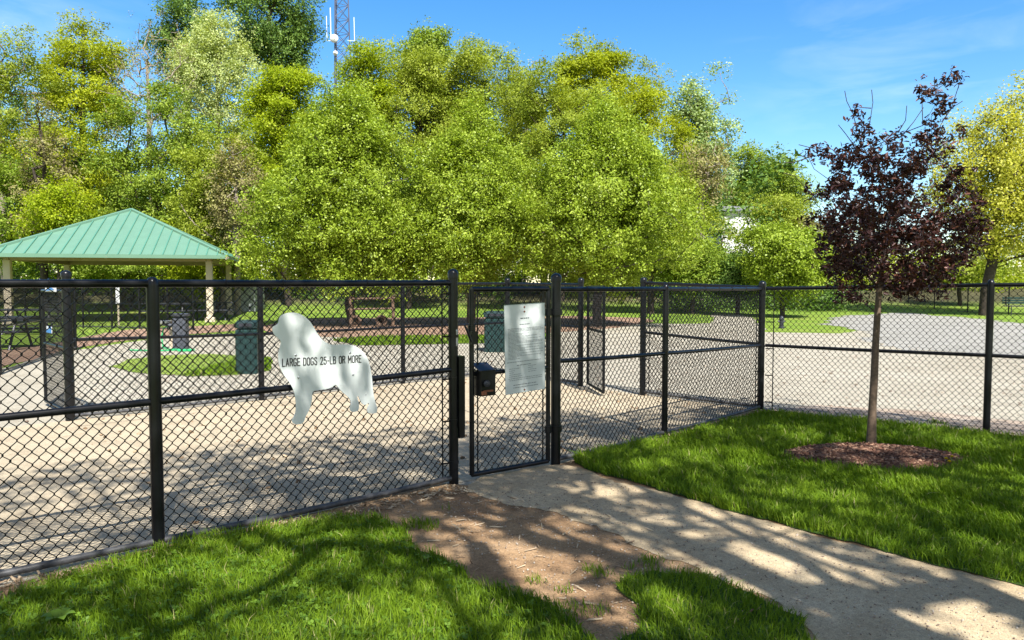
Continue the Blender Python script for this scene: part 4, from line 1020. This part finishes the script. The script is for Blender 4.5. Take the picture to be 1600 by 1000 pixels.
# the wood behind
WOOD = [
 ('feathery olive tree at the far left edge of the wood', 5, 5, 300, 70, 46, 'lf_olive', 75, 11000, .17, None, .2, 10, dict(bark='barkpale', flat=.9, lump=.4)),
 ('rounded chartreuse maple standing left against the sky', 140, 38, 240, 74, 50, 'lf_chart', 60, 15000, .19, 1.0, .22, 11, dict(bark='barkdark', flat=.5, lump=.2)),
 ('chartreuse maple with brown twigs below the tall maple', 110, 190, 330, 80, 47, 'lf_chart', 40, 7500, .18, .85, .2, 12, dict(flat=.45, lump=.4)),
 ('green tree low at the left edge behind the gazebo', 20, 235, 440, 62, 42, 'lf_mid', 50, 11000, .17, .8, .18, 13, dict(flat=.5, lump=.3)),
 ('leafless budding tree against the sky between maple and silvery tree', 238, 18, 250, 70, 46, 'lf_brown', 230, 1500, .12, .7, .16, 14, dict(bark='barkpale', inner=.25, tip=.02, lump=.3, name='bare_tree')),
 ('pale silvery green tree left of the radio tower', 345, 22, 270, 78, 54, 'lf_pale', 80, 19000, .19, 1.0, .22, 15, dict(bark='barkpale', flat=.8, lump=.35)),
 ('dark green tree top peeking behind the pale silvery tree', 300, -5, 150, 55, 62, 'lf_dark', 55, 9000, .24, 1.0, .25, 16, dict(lump=.3)),
 ('tallest dark green tree, its top above the frame left of the tower', 430, -70, 150, 70, 60, 'lf_dark', 90, 19000, .23, 1.1, .3, 17, dict(lump=.25)),
 ('bright lime tree beneath the tallest dark tree', 445, 96, 300, 66, 44, 'lf_lime', 70, 18000, .17, .8, .2, 18, dict(flat=.55, lump=.3)),
 ('mid green tree in the wood above the gazebo roof', 250, 160, 420, 95, 44, 'lf_mid', 90, 19000, .18, .9, .22, 19, dict(flat=.5, lump=.35)),
 ('olive tree between gazebo roof and the left pear tree', 345, 205, 440, 72, 39, 'lf_olive', 75, 16000, .15, .7, .18, 20, dict(bark='barkpale', flat=.6, lump=.35)),
 ('lime green tree just above the left slope of the gazebo roof', 95, 275, 400, 52, 39, 'lf_lime', 30, 6000, .16, .7, .16, 21, dict(flat=.45, lump=.4)),
 ('bright green tree below the radio tower', 575, 84, 300, 46, 49, 'lf_lime', 60, 15000, .18, .85, .2, 22, dict(lump=.25)),
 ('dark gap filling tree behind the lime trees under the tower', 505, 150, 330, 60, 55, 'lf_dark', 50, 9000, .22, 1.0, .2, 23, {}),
 ('large olive rounded tree right of the tower', 655, 62, 330, 92, 51, 'lf_olive', 110, 30000, .17, 1.0, .25, 24, dict(flat=.8, lump=.28, inner=.4, clrs=.95, full=1.22)),
 ('large olive rounded tree above the middle pear tree', 755, 72, 340, 90, 52, 'lf_olive', 110, 29000, .17, 1.0, .25, 25, dict(flat=.8, lump=.28, inner=.4, clrs=.95, full=1.22)),
 ('small green crown poking above the olive trees', 668, 52, 150, 42, 60, 'lf_mid', 30, 6000, .22, .9, .2, 26, dict(lump=.4)),
 ('spiky grey green half bare tree in the skyline middle', 822, 66, 250, 42, 58, 'lf_brown', 60, 2600, .17, .7, .18, 27, dict(bark='barkpale', name='bare_tree', egg=-.2)),
 ('yellow green oak crowning the right part of the wood', 925, 58, 250, 72, 54, 'lf_chart', 75, 17000, .19, .9, .24, 28, dict(lump=.45, flat=.55, clrs=.85)),
 ('broad olive tree above the right pear tree', 880, 135, 380, 95, 47, 'lf_olive', 90, 24000, .16, .9, .22, 29, dict(flat=.7, lump=.42, clrs=.85)),
 ('yellow green feathery tree right of the oak', 1000, 112, 330, 72, 50, 'lf_chart', 80, 16000, .16, .8, .2, 30, dict(flat=.8, lump=.5, bark='barkpale', clrs=.8)),
 ('sparse grey green poplar at the right end of the tall wood', 1085, 108, 340, 60, 52, 'lf_poplar', 110, 19000, .18, .7, .2, 31, dict(bark='barkpale', lump=.45, name='poplar_tree')),
 ('olive tree standing right behind the right pear tree', 1022, 235, 445, 62, 38, 'lf_olive', 80, 19000, .14, .7, .18, 32, dict(flat=.8, lump=.35)),
 ('brownish twiggy tree beneath the poplar', 1092, 215, 330, 48, 45, 'lf_brown', 70, 5200, .14, .7, .16, 33, dict(bark='barkpale', lump=.4)),
 ('deep green round tree right of the poplar', 1190, 232, 400, 60, 82, 'lf_mid', 75, 26000, .28, 1.5, .24, 34, dict(lump=.25)),
 ('olive twiggy tree in front of the deep green round tree', 1215, 290, 430, 46, 50, 'lf_olive', 70, 9500, .16, .8, .2, 35, dict(bark='barkpale', lump=.35)),
 ('lime shrubby tree behind the corner post', 1228, 350, 462, 58, 34, 'lf_pear', 70, 17000, .13, .55, .12, 36, dict(flat=.6, lump=.3, name='shrub', cat='shrub', group=gS)),
 ('dark hemlock like evergreen beside the lime shrub', 1150, 392, 470, 34, 37, 'lf_dark', 45, 7000, .13, .5, .12, 37, dict(name='evergreen_tree', flat=.35, egg=.5, group=gS)),
 ('mid green shrub left of the dark evergreen', 1082, 372, 465, 52, 38, 'lf_mid', 50, 9500, .14, .6, .12, 38, dict(name='shrub', cat='shrub', group=gS, lump=.3)),
 ('drooping brownish tree left behind the purple leaved tree', 1268, 335, 440, 40, 47, 'lf_brown', 50, 4500, .14, .6, .14, 39, dict(bark='barkpale', lump=.4)),
 ('green shrub behind the left part of the gazebo', 190, 330, 455, 80, 40, 'lf_mid', 60, 10000, .15, .7, .14, 40, dict(name='shrub', cat='shrub', group=gS, flat=.5, lump=.3)),
 ('bright lime shrub right behind the gazebo roof', 335, 335, 470, 66, 39.5, 'lf_lime', 60, 13000, .14, .6, .12, 41, dict(name='shrub', cat='shrub', group=gS, flat=.5, lump=.3)),
 ('lime shrub seen beneath the gazebo roof', 215, 395, 462, 90, 43, 'lf_lime', 50, 10000, .15, .6, .12, 42, dict(name='shrub', cat='shrub', group=gS, flat=.5)),
 ('mid green tree filling behind the left and middle pear trees', 640, 260, 440, 80, 42, 'lf_mid', 60, 11000, .18, .9, .18, 43, {}),
 ('olive tree filling behind the middle and right pear trees', 845, 300, 450, 70, 41, 'lf_olive', 50, 9000, .17, .8, .18, 44, {}),
 ('dense green tree left of the lime tree and right of the silvery one', 395, 210, 420, 60, 48, 'lf_mid', 55, 11000, .2, .9, .2, 45, {}),
 ('dark trunked green tree at left behind the chartreuse maples', 60, 120, 330, 70, 56, 'lf_dark', 50, 8000, .22, 1.1, .24, 46, dict(lump=.4)),
 ('dark ivy covered tree in the wood left of the gazebo apex', 170, 220, 400, 60, 54, 'lf_dark', 45, 8000, .22, 1.0, .24, 47, dict(lump=.4)),
 ('brown twiggy vine hung tree low at left beyond the gazebo', 75, 165, 400, 52, 41, 'lf_brown', 200, 7000, .13, .6, .2, 50, dict(bark='barkdark', tip=.022, lump=.3)),
 ('brown ivy tangled tree between the gazebo roof and nearest pear', 372, 215, 400, 42, 37, 'lf_brown', 150, 9000, .12, .55, .16, 51, dict(bark='barkpale', tip=.018)),
 ('sparse olive sapling in front of the white house', 1128, 325, 450, 44, 55, 'lf_olive', 60, 2600, .14, .8, .12, 49, dict(bark='barkpale', lump=.4)),
 ('brown twiggy tree left of the yellow green tree at right', 1330, 330, 440, 55, 60, 'lf_brown', 50, 4000, .17, .8, .16, 48, dict(bark='barkpale')),
]
for (lb_, px, t_, b_, hw, D, mt, nc_, nl_, ls_, cr_, tr_, sd, kw) in WOOD:
    kw = dict(kw); kw.setdefault('group', gW)
    if 10 <= sd <= 23 or sd in (40, 45, 46, 47):
        nc_ = int(nc_*1.25); nl_ = int(nl_*2.4); kw.setdefault('full', 1.1); ls_ *= .78
    elif mt != 'lf_brown' and mt != 'lf_poplar':
        nc_ = int(nc_*1.5); nl_ = int(nl_*3.0); kw.setdefault('full', 1.16); ls_ *= .82
    tree(lb_, px, t_, b_, hw, D, mt, nc_, nl_, ls_, cr_, tr_, sd, **kw)
# the big yellow tree at right
tree('large yellow green spreading tree behind the purple leaved tree', 1572, 150, 430, 120, 36, 'lf_yellow', 440, 56000, .12, .55, .24, 60, 'barkdark', 'spreading_tree', None, egg=.05, inner=.15, flat=1.3, sub=10, base=tuple(AT(1537, 480, 36)[:2]), powr=.42, tip=.012, lump=.2, trunkfrac=.8)
tree('low olive boughed tree beyond the far fence at right', 1500, 395, 450, 60, 44, 'lf_olive', 50, 6000, .15, .7, .12, 61, 'barkdark', 'shrub', gS, cat='shrub')
# undergrowth masses
def mass(name, label, x0, x1, D0, D1, h, n, ls_, mat, seed):
    r = np.random.default_rng(seed); nc_ = 240
    cx = r.uniform(x0, x1, nc_); cy = r.uniform(D0, D1, nc_); cz = r.random(nc_)**1.3*h; s = r.uniform(.6, 1.3, nc_)
    idx = r.integers(0, nc_, n); C = np.stack([cx, cy, cz], -1)[idx] + r.normal(0, .75, (n, 3))*s[idx][:, None]*np.array([1, .7, .6])
    C[:, 2] = np.abs(C[:, 2]) + hill(C[:, 0], C[:, 1])
    o, _ = leaves_mesh(name, C, ls_, ls_*.6, M[mat], None, r, .6)
    a = o.data.attributes.new('rnd', 'FLOAT', 'FACE'); a.data.foreach_set('value', np.clip(r.normal(.45, .22, len(C)), 0, 1).astype(np.float32))
    tag(o, label, 'undergrowth', None, 'stuff')
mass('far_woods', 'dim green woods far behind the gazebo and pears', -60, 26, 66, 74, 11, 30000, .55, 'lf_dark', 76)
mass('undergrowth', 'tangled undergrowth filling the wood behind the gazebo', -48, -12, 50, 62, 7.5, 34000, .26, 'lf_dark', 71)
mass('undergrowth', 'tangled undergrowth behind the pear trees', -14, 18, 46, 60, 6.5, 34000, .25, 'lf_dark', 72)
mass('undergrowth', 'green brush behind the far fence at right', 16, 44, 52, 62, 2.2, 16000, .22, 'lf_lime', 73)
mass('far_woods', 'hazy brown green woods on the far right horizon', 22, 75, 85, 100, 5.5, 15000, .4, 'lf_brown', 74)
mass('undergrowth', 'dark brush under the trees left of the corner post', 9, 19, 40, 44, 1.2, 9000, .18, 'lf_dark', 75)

# ---------------------------------------------------------------- purple leaved plum
def plum():
    r = np.random.default_rng(5); D = TREEB[1]; bx, by = TREEB
    root = empty('purple_leaved_tree', (bx, by, .03), 'slender young tree with dark purple leaves in the mulch mound', 'tree')
    B = [(1493,116,13),(1480,128,12),(1440,140,12),(1455,146,13),(1468,152,14),(1472,168,14),(1455,182,11),(1442,196,14),(1456,208,14),(1446,222,16),
         (1340,174,8),(1344,190,12),(1352,204,15),(1338,214,11),(1400,212,15),(1386,222,14),(1410,226,12),
         (1243,247,6),(1262,243,9),(1275,240,11),(1288,238,9),(1300,250,8),(1272,264,10),(1310,242,10),(1322,232,12),
         (1335,240,18),(1360,232,18),(1378,248,20),(1440,242,22),(1468,232,22),(1490,220,14),(1425,262,22),(1500,208,10),
         (1262,300,12),(1280,305,16),(1298,290,16),(1310,270,18),(1500,275,18),(1515,300,14),(1530,320,14),(1542,352,13),(1525,345,18),(1535,372,10),
         (1300,400,20),(1285,375,16),(1275,345,18),(1300,430,20),(1325,450,18),(1342,466,12),(1310,462,10),(1365,462,14),(1395,452,16),(1430,440,18),(1465,440,16),(1490,446,12),(1470,460,8),(1505,415,14),(1500,392,16)]
    for _ in range(60):
        a = r.uniform(0, 2*PI); q_ = math.sqrt(r.random())
        B.append((1395+105*q_*math.cos(a), 290+60*q_*math.sin(a), r.uniform(8, 17)))
    for _ in range(110):
        a = r.uniform(0, 2*PI); q_ = math.sqrt(r.random())
        B.append((1398+122*q_*math.cos(a), 372+(84 if math.sin(a) > 0 else 78)*q_*math.sin(a), r.uniform(13, 24)))
    cl = []; cr = []
    for x, y, s in B:
        e = max(0, 1-((x-1390)/140)**2-((y-345)/190)**2)
        dd = D + r.normal(0, 1)*.42*math.sqrt(e+.05) - .02
        cl.append(AT(x, y, dd)); cr.append(s*dd/F*1.05)
    cl = np.array(cl); cr = np.array(cr)
    tp = [G(1361, 700)] + [AT(x, y, D) for x, y in ((1363, 640), (1366, 590), (1368, 540), (1371, 490), (1374, 450), (1380, 400), (1388, 350), (1392, 300))]
    tp[0] = np.array([bx, by, .03])
    # smooth trunk
    tr = MB().tube(tp[:7], [.046, .036, .034, .031, .029, .026, .020], 14)
    tk = tr.build('trunk', M['barkplum'], root, True)
    N, par, li = skeleton([tp[4], tp[5], tp[6], tp[7], tp[8]], cl, r, 1.2)
    limbs('branches', N, par, M['twigplum'], root, .0028, .026, .5, 5)
    tw_ = MB()
    for pts_ in (((1320,142),(1323,158),(1333,178),(1340,205)), ((1362,140),(1364,160),(1361,180),(1356,208)), ((1333,164),(1345,168),(1361,169)), ((1417,165),(1415,188),(1405,204)), ((1310,195),(1322,210),(1335,228)), ((1248,226),(1275,233),(1300,233),(1315,250)), ((1500,128),(1488,165),(1470,195),(1462,222)), ((1504,158),(1488,168),(1472,190)), ((1443,168),(1428,190),(1410,212)), ((1224,270),(1242,275),(1262,298),(1285,312)), ((1225,254),(1240,254),(1262,246)), ((1460,120),(1461,140),(1466,160))):
        tw_ = MB(); tw_.tube([AT(x, y, D-.05) for x, y in pts_], [.0035]*(len(pts_)-1)+[.0055], 5)
        tw_.build('bare_twig', M['twigplum'], root)
    w_ = cr**1.7; w_ /= w_.sum(); idx = r.choice(len(cl), 19000, p=w_)
    SCn = 2600; sj = r.choice(len(cl), SCn, p=w_); SCp = cl[sj] + r.normal(0, .5, (SCn, 3))*cr[sj][:, None]
    kk = r.integers(0, SCn, len(idx)); C = SCp[kk] + r.normal(0, .021, (len(idx), 3))
    n = len(C); nr = r.normal(0, 1, (n, 3)); nr[:, 2] = np.abs(nr[:, 2])+.3; nr /= np.linalg.norm(nr, axis=1)[:, None]
    a = r.normal(0, 1, (n, 3)); a[:, 2] -= .2; a -= nr*(a*nr).sum(1)[:, None]; a /= np.linalg.norm(a, axis=1)[:, None]; b = np.cross(nr, a)
    l = (.050*(.5+.8*r.random(n)))[:, None]; w2 = l*.38
    V = np.stack([C-a*l/2, C-a*l*.15+b*w2/2+nr*l*.08, C+a*l*.2+b*w2*.42+nr*l*.06, C+a*l/2-nr*l*.08, C+a*l*.2-b*w2*.42+nr*l*.06, C-a*l*.15-b*w2/2+nr*l*.08], 1).reshape(-1, 3)
    i = np.arange(n)*6; q_ = np.stack([i, i+1, i+2, i+3, i+4, i+5], 1)
    q4 = np.concatenate([np.stack([i, i+1, i+2, i+3], 1), np.stack([i, i+3, i+4, i+5], 1)])
    rv_ = np.clip(r.normal(.42, .25, n), 0, 1)
    raw('crown', V, [q4], M['lf_plum'], root, attr=np.concatenate([rv_, rv_]))
plum()

# ---------------------------------------------------------------- shade trees behind the camera
def inclip(cl):   # keep limbs out of the camera's view
    return (cl[:, 2] > 3.0 + .52*np.maximum(cl[:, 1], -1.0)) & (cl[:, 2] > 3.2)
def shade(label, cx, cy, z0, z1, rx, ry, base, seed, ncl, nleaf, ls_, clr):
    hw = 1; D = cy
    r = np.random.default_rng(seed); rz = (z1-z0)/2; cz = (z0+z1)/2
    root = empty('shade_tree', (*base, 0), label, 'tree', 'shade trees behind the viewer')
    d = r.normal(0, 1, (ncl*4, 3)); d /= np.linalg.norm(d, axis=1)[:, None]; rad = (.25+.75*r.random(len(d))**.6)
    cl = np.stack([cx+d[:, 0]*rad*rx, cy+d[:, 1]*rad*ry, cz+d[:, 2]*rad*rz], -1); cl = cl[inclip(cl)]
    hx = cl[:, 0]-SX*KK*cl[:, 2]; hy = cl[:, 1]-SY*KK*cl[:, 2]; cl = cl[(hy < 6.2+.6*(hx+3.6)) & (hy < 8.9) & (hx > -4.6)][:ncl]
    T = [np.array([base[0]+(cx-base[0])*t, base[1]+(cy-base[1])*t*.6, -.1+t*(cz+.5*rz)]) for t in np.linspace(0, 1, 8)]
    par0 = [-1]+list(range(len(T)-1))
    for (pts_, h0, h1, r0_, r1_) in STREAKS:          # main boughs, rising away from the trunk
        pp = []
        for k, (x_, y_) in enumerate(pts_):
            t = k/(len(pts_)-1); h = h0+(h1-h0)*t + .10*math.sin(k*1.9+h0); g0 = G(x_, y_); pp.append(np.array([g0[0]+SX*KK*h, g0[1]+SY*KK*h, h]))
        last = int(np.argmin([np.linalg.norm(q_-pp[0])+max(0, q_[2]-pp[0][2]) for q_ in T[:8]]))
        st = T[last]
        MB().tube([st, st*.5+pp[0]*.5+np.array([0, 0, .1])]+pp, [r0_*1.3, r0_*1.15]+[r0_+(r1_-r0_)*k/(len(pp)-1) for k in range(len(pp))], 8).build('bough', M['bark'], root, True)
        for q_ in pp:
            T.append(q_); par0.append(last); last = len(T)-1
    N, par, li = skeleton(T, cl, r, par0=par0); limbs('trunk', N, par, M['bark'], root, .011, .28, .42, 8)
    idx = r.integers(0, len(cl), nleaf); C = cl[idx]+r.normal(0, clr, (nleaf, 3))*np.array([1, 1, .6]); C = C[inclip(C)]
    hx = C[:, 0]-SX*KK*C[:, 2]; hy = C[:, 1]-SY*KK*C[:, 2]        # where this leaf's shade falls on the ground
    keep = np.ones(len(C), bool)
    for (gx, gy, gr) in GAPS:
        c_g = G(gx, gy); keep &= ~((((hx-c_g[0])**2+(hy-c_g[1])**2) < gr*gr*(.55+.9*r.random(len(C)))) & (r.random(len(C)) < .86))
    keep &= (hy < 6.5+.6*(hx+3.6)) & (hy < 9.1) & ~((hx < .3) & (hy < 4.9+.3*hx) & (r.random(len(C)) < .12))
    C = C[keep]
    o, _ = leaves_mesh('crown', C, ls_, ls_*.6, M['lf_shade'], root, r, .5)
    a = o.data.attributes.new('rnd', 'FLOAT', 'FACE'); a.data.foreach_set('value', r.random(len(C)).astype(np.float32))
SX, SY = .36, -.93; KK = .79
STREAKS = [([(1450,1000),(1337,940),(1262,887),(1180,850),(1112,816),(1037,782),(985,757),(940,735),(890,705),(850,672)], 3.9, 7.6, .062, .022),
 ([(1600,951),(1544,925),(1412,899),(1322,880),(1225,842),(1150,815),(1090,780),(1030,750),(1000,715)], 4.4, 8.0, .055, .02),
 ([(1375,1000),(1318,970),(1262,940),(1187,910),(1112,880),(1056,850),(1000,820),(930,800),(860,770),(800,745),(740,700),(660,680)], 3.8, 8.2, .06, .02),
 ([(1307,1000),(1262,970),(1210,932),(1150,902),(1067,865),(1000,838),(940,815),(880,800)], 3.6, 7.0, .05, .018),
 ([(1060,925),(1000,892),(950,863),(896,845),(842,820),(799,791),(766,766),(700,745),(610,728),(520,700),(440,690)], 4.6, 8.4, .05, .018),
 ([(980,880),(932,863),(860,852),(788,824),(748,813),(702,802),(655,795),(600,775),(520,755),(440,735),(360,722)], 4.8, 8.2, .05, .018),
 ([(932,993),(860,964),(806,935),(774,914),(752,878),(745,856),(723,842),(680,815)], 4.0, 6.2, .05, .02),
 ([(1700,900),(1600,860),(1500,830),(1400,800),(1300,765),(1230,735),(1180,700),(1120,680)], 4.6, 8.4, .05, .018),
 ([(1700,800),(1600,770),(1520,750),(1440,715),(1360,690),(1290,665)], 5.2, 8.6, .04, .016)]
# sunny gaps in the canopy (x, y of the sunny spot on the ground in the photo, radius in metres)
GAPS = [(378, 885, .34), (216, 903, .28), (450, 838, .30), (432, 915, .22), (554, 863, .36), (716, 953, .24), (536, 957, .26), (120, 960, .2), (640, 985, .2), (1187, 936, .24), (1060, 940, .18), (878, 809, .22), (914, 766, .18), (968, 766, .22),
 (1112, 801, .25), (1206, 835, .22), (1243, 880, .26), (1318, 913, .24), (1393, 940, .26), (1487, 970, .24), (1517, 917, .16), (752, 820, .24), (770, 863, .24), (806, 899, .24), (870, 870, .2), (1131, 722, .42), (1236, 666, .36), (1375, 763, .35), (1262, 690, .3), (1543, 760, .32), (1514, 700, .34), (1424, 801, .22), (1560, 815, .2), (1000, 700, .25), (1010, 735, .2), (1290, 790, .2), (1345, 712, .2), (1410, 728, .18),
 (619, 690, .22), (560, 665, .35), (300, 690, .35), (420, 720, .2), (560, 740, .15), (640, 740, .18), (800, 640, .4), (760, 700, .16), (810, 690, .14), (960, 655, .2), (1040, 640, .3), (900, 690, .14), (1560, 990, .2), (1450, 925, .2), (1180, 870, .18), (1040, 830, .2), (940, 860, .18), (1590, 940, .2), (1330, 975, .15), (350, 800, .22), (200, 810, .24), (80, 860, .3)]
shade('tall shade tree standing behind the viewer at right', 2.7, -.1, 4.6, 10.2, 5.9, 4.6, (4.6, -1.6), 201, 420, 24000, .115, .38)

# ================================================================= LIGHT, SKY, CAMERA
EL = math.atan(1/KK); sd = Vector((SX*math.cos(EL), SY*math.cos(EL), math.sin(EL))).normalized()
su = bpy.data.lights.new('sun', 'SUN'); su.energy = 4.75; su.angle = math.radians(.55); su.color = (1, .965, .92)
so_ = bpy.data.objects.new('sun', su); COL.objects.link(so_); so_.rotation_euler = sd.to_track_quat('Z', 'Y').to_euler(); so_.location = (20, -40, 50)
wd = bpy.data.worlds.new('World'); bpy.context.scene.world = wd; wd.use_nodes = True; nt = wd.node_tree
bg = nt.nodes['Background']; sk = nt.nodes.new('ShaderNodeTexSky'); sk.sky_type = 'NISHITA'; sk.sun_disc = False
sk.sun_elevation = EL; sk.sun_rotation = math.atan2(SX, SY); sk.air_density = 1.0; sk.dust_density = .25; sk.ozone_density = 1.5; sk.altitude = 200
hs_ = nt.nodes.new('ShaderNodeHueSaturation'); hs_.inputs['Saturation'].default_value = 1.38; hs_.inputs['Value'].default_value = 1.12
nt.links.new(sk.outputs[0], hs_.inputs['Color'])
# thin clouds
tcn = nt.nodes.new('ShaderNodeTexCoord'); mp = nt.nodes.new('ShaderNodeMapping'); mp.inputs['Scale'].default_value = (2.2, 2.2, 9.0); mp.inputs['Rotation'].default_value = (0.0, .12, 0)
nt.links.new(tcn.outputs['Generated'], mp.inputs['Vector'])
cn = noise(nt, 2.4, 7, .55, mp.outputs[0], .4)
def blobmask(dirv, r0, r1):
    dv = nt.nodes.new('ShaderNodeVectorMath'); dv.operation = 'DISTANCE'; nt.links.new(tcn.outputs['Generated'], dv.inputs[0]); dv.inputs[1].default_value = dirv
    m = nt.nodes.new('ShaderNodeMapRange'); m.inputs['From Min'].default_value = r1; m.inputs['From Max'].default_value = r0; nt.links.new(dv.outputs['Value'], m.inputs['Value']); return m.outputs[0]
def dirpx(px, py):
    v = Vector(ray(px, py)).normalized(); return v[:]
ma = nt.nodes.new('ShaderNodeMath'); ma.operation = 'MAXIMUM'; nt.links.new(blobmask(dirpx(1450, 165), .02, .26), ma.inputs[0]); nt.links.new(blobmask(dirpx(-20, 60), .02, .20), ma.inputs[1])
cr_ = ramp(nt, cn, [(.46, (0, 0, 0)), (.72, (1, 1, 1))])
mm = nt.nodes.new('ShaderNodeMath'); mm.operation = 'MULTIPLY'; nt.links.new(ma.outputs[0], mm.inputs[0]); nt.links.new(cr_, mm.inputs[1])
m2 = nt.nodes.new('ShaderNodeMath'); m2.operation = 'MULTIPLY'; nt.links.new(mm.outputs[0], m2.inputs[0]); m2.inputs[1].default_value = .2
skc = mix(nt, hs_.outputs[0], (8.0, 8.4, 9.0), m2.outputs[0])
# unseen broken cloud added behind the viewer to give neutral fill light in shade
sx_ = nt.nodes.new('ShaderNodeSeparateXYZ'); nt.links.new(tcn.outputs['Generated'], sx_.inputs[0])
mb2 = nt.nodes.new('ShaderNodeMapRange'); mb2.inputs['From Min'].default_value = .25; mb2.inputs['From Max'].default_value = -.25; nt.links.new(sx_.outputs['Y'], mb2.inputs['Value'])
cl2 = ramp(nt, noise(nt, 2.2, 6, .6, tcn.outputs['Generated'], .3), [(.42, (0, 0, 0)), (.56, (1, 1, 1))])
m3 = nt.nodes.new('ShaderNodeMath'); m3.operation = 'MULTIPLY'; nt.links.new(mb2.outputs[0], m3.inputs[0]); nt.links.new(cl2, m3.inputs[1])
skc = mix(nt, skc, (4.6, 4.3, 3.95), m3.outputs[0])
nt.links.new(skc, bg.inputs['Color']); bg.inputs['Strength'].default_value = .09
cam = bpy.data.cameras.new('camera'); co_ = bpy.data.objects.new('camera', cam); COL.objects.link(co_)
cam.sensor_width = 36; cam.lens = F/1600*36; cam.clip_end = 1500; cam.clip_start = .05
co_.location = (0, 0, CAMH); co_.rotation_euler = (PI/2-PITCH, 0, 0)
sc = bpy.context.scene; sc.camera = co_
sc.view_settings.view_transform = 'Standard'; sc.view_settings.look = 'None'; sc.view_settings.exposure = 1.22; sc.view_settings.gamma = 1
sc.cycles.max_bounces = 6; sc.cycles.transmission_bounces = 3; sc.cycles.diffuse_bounces = 4
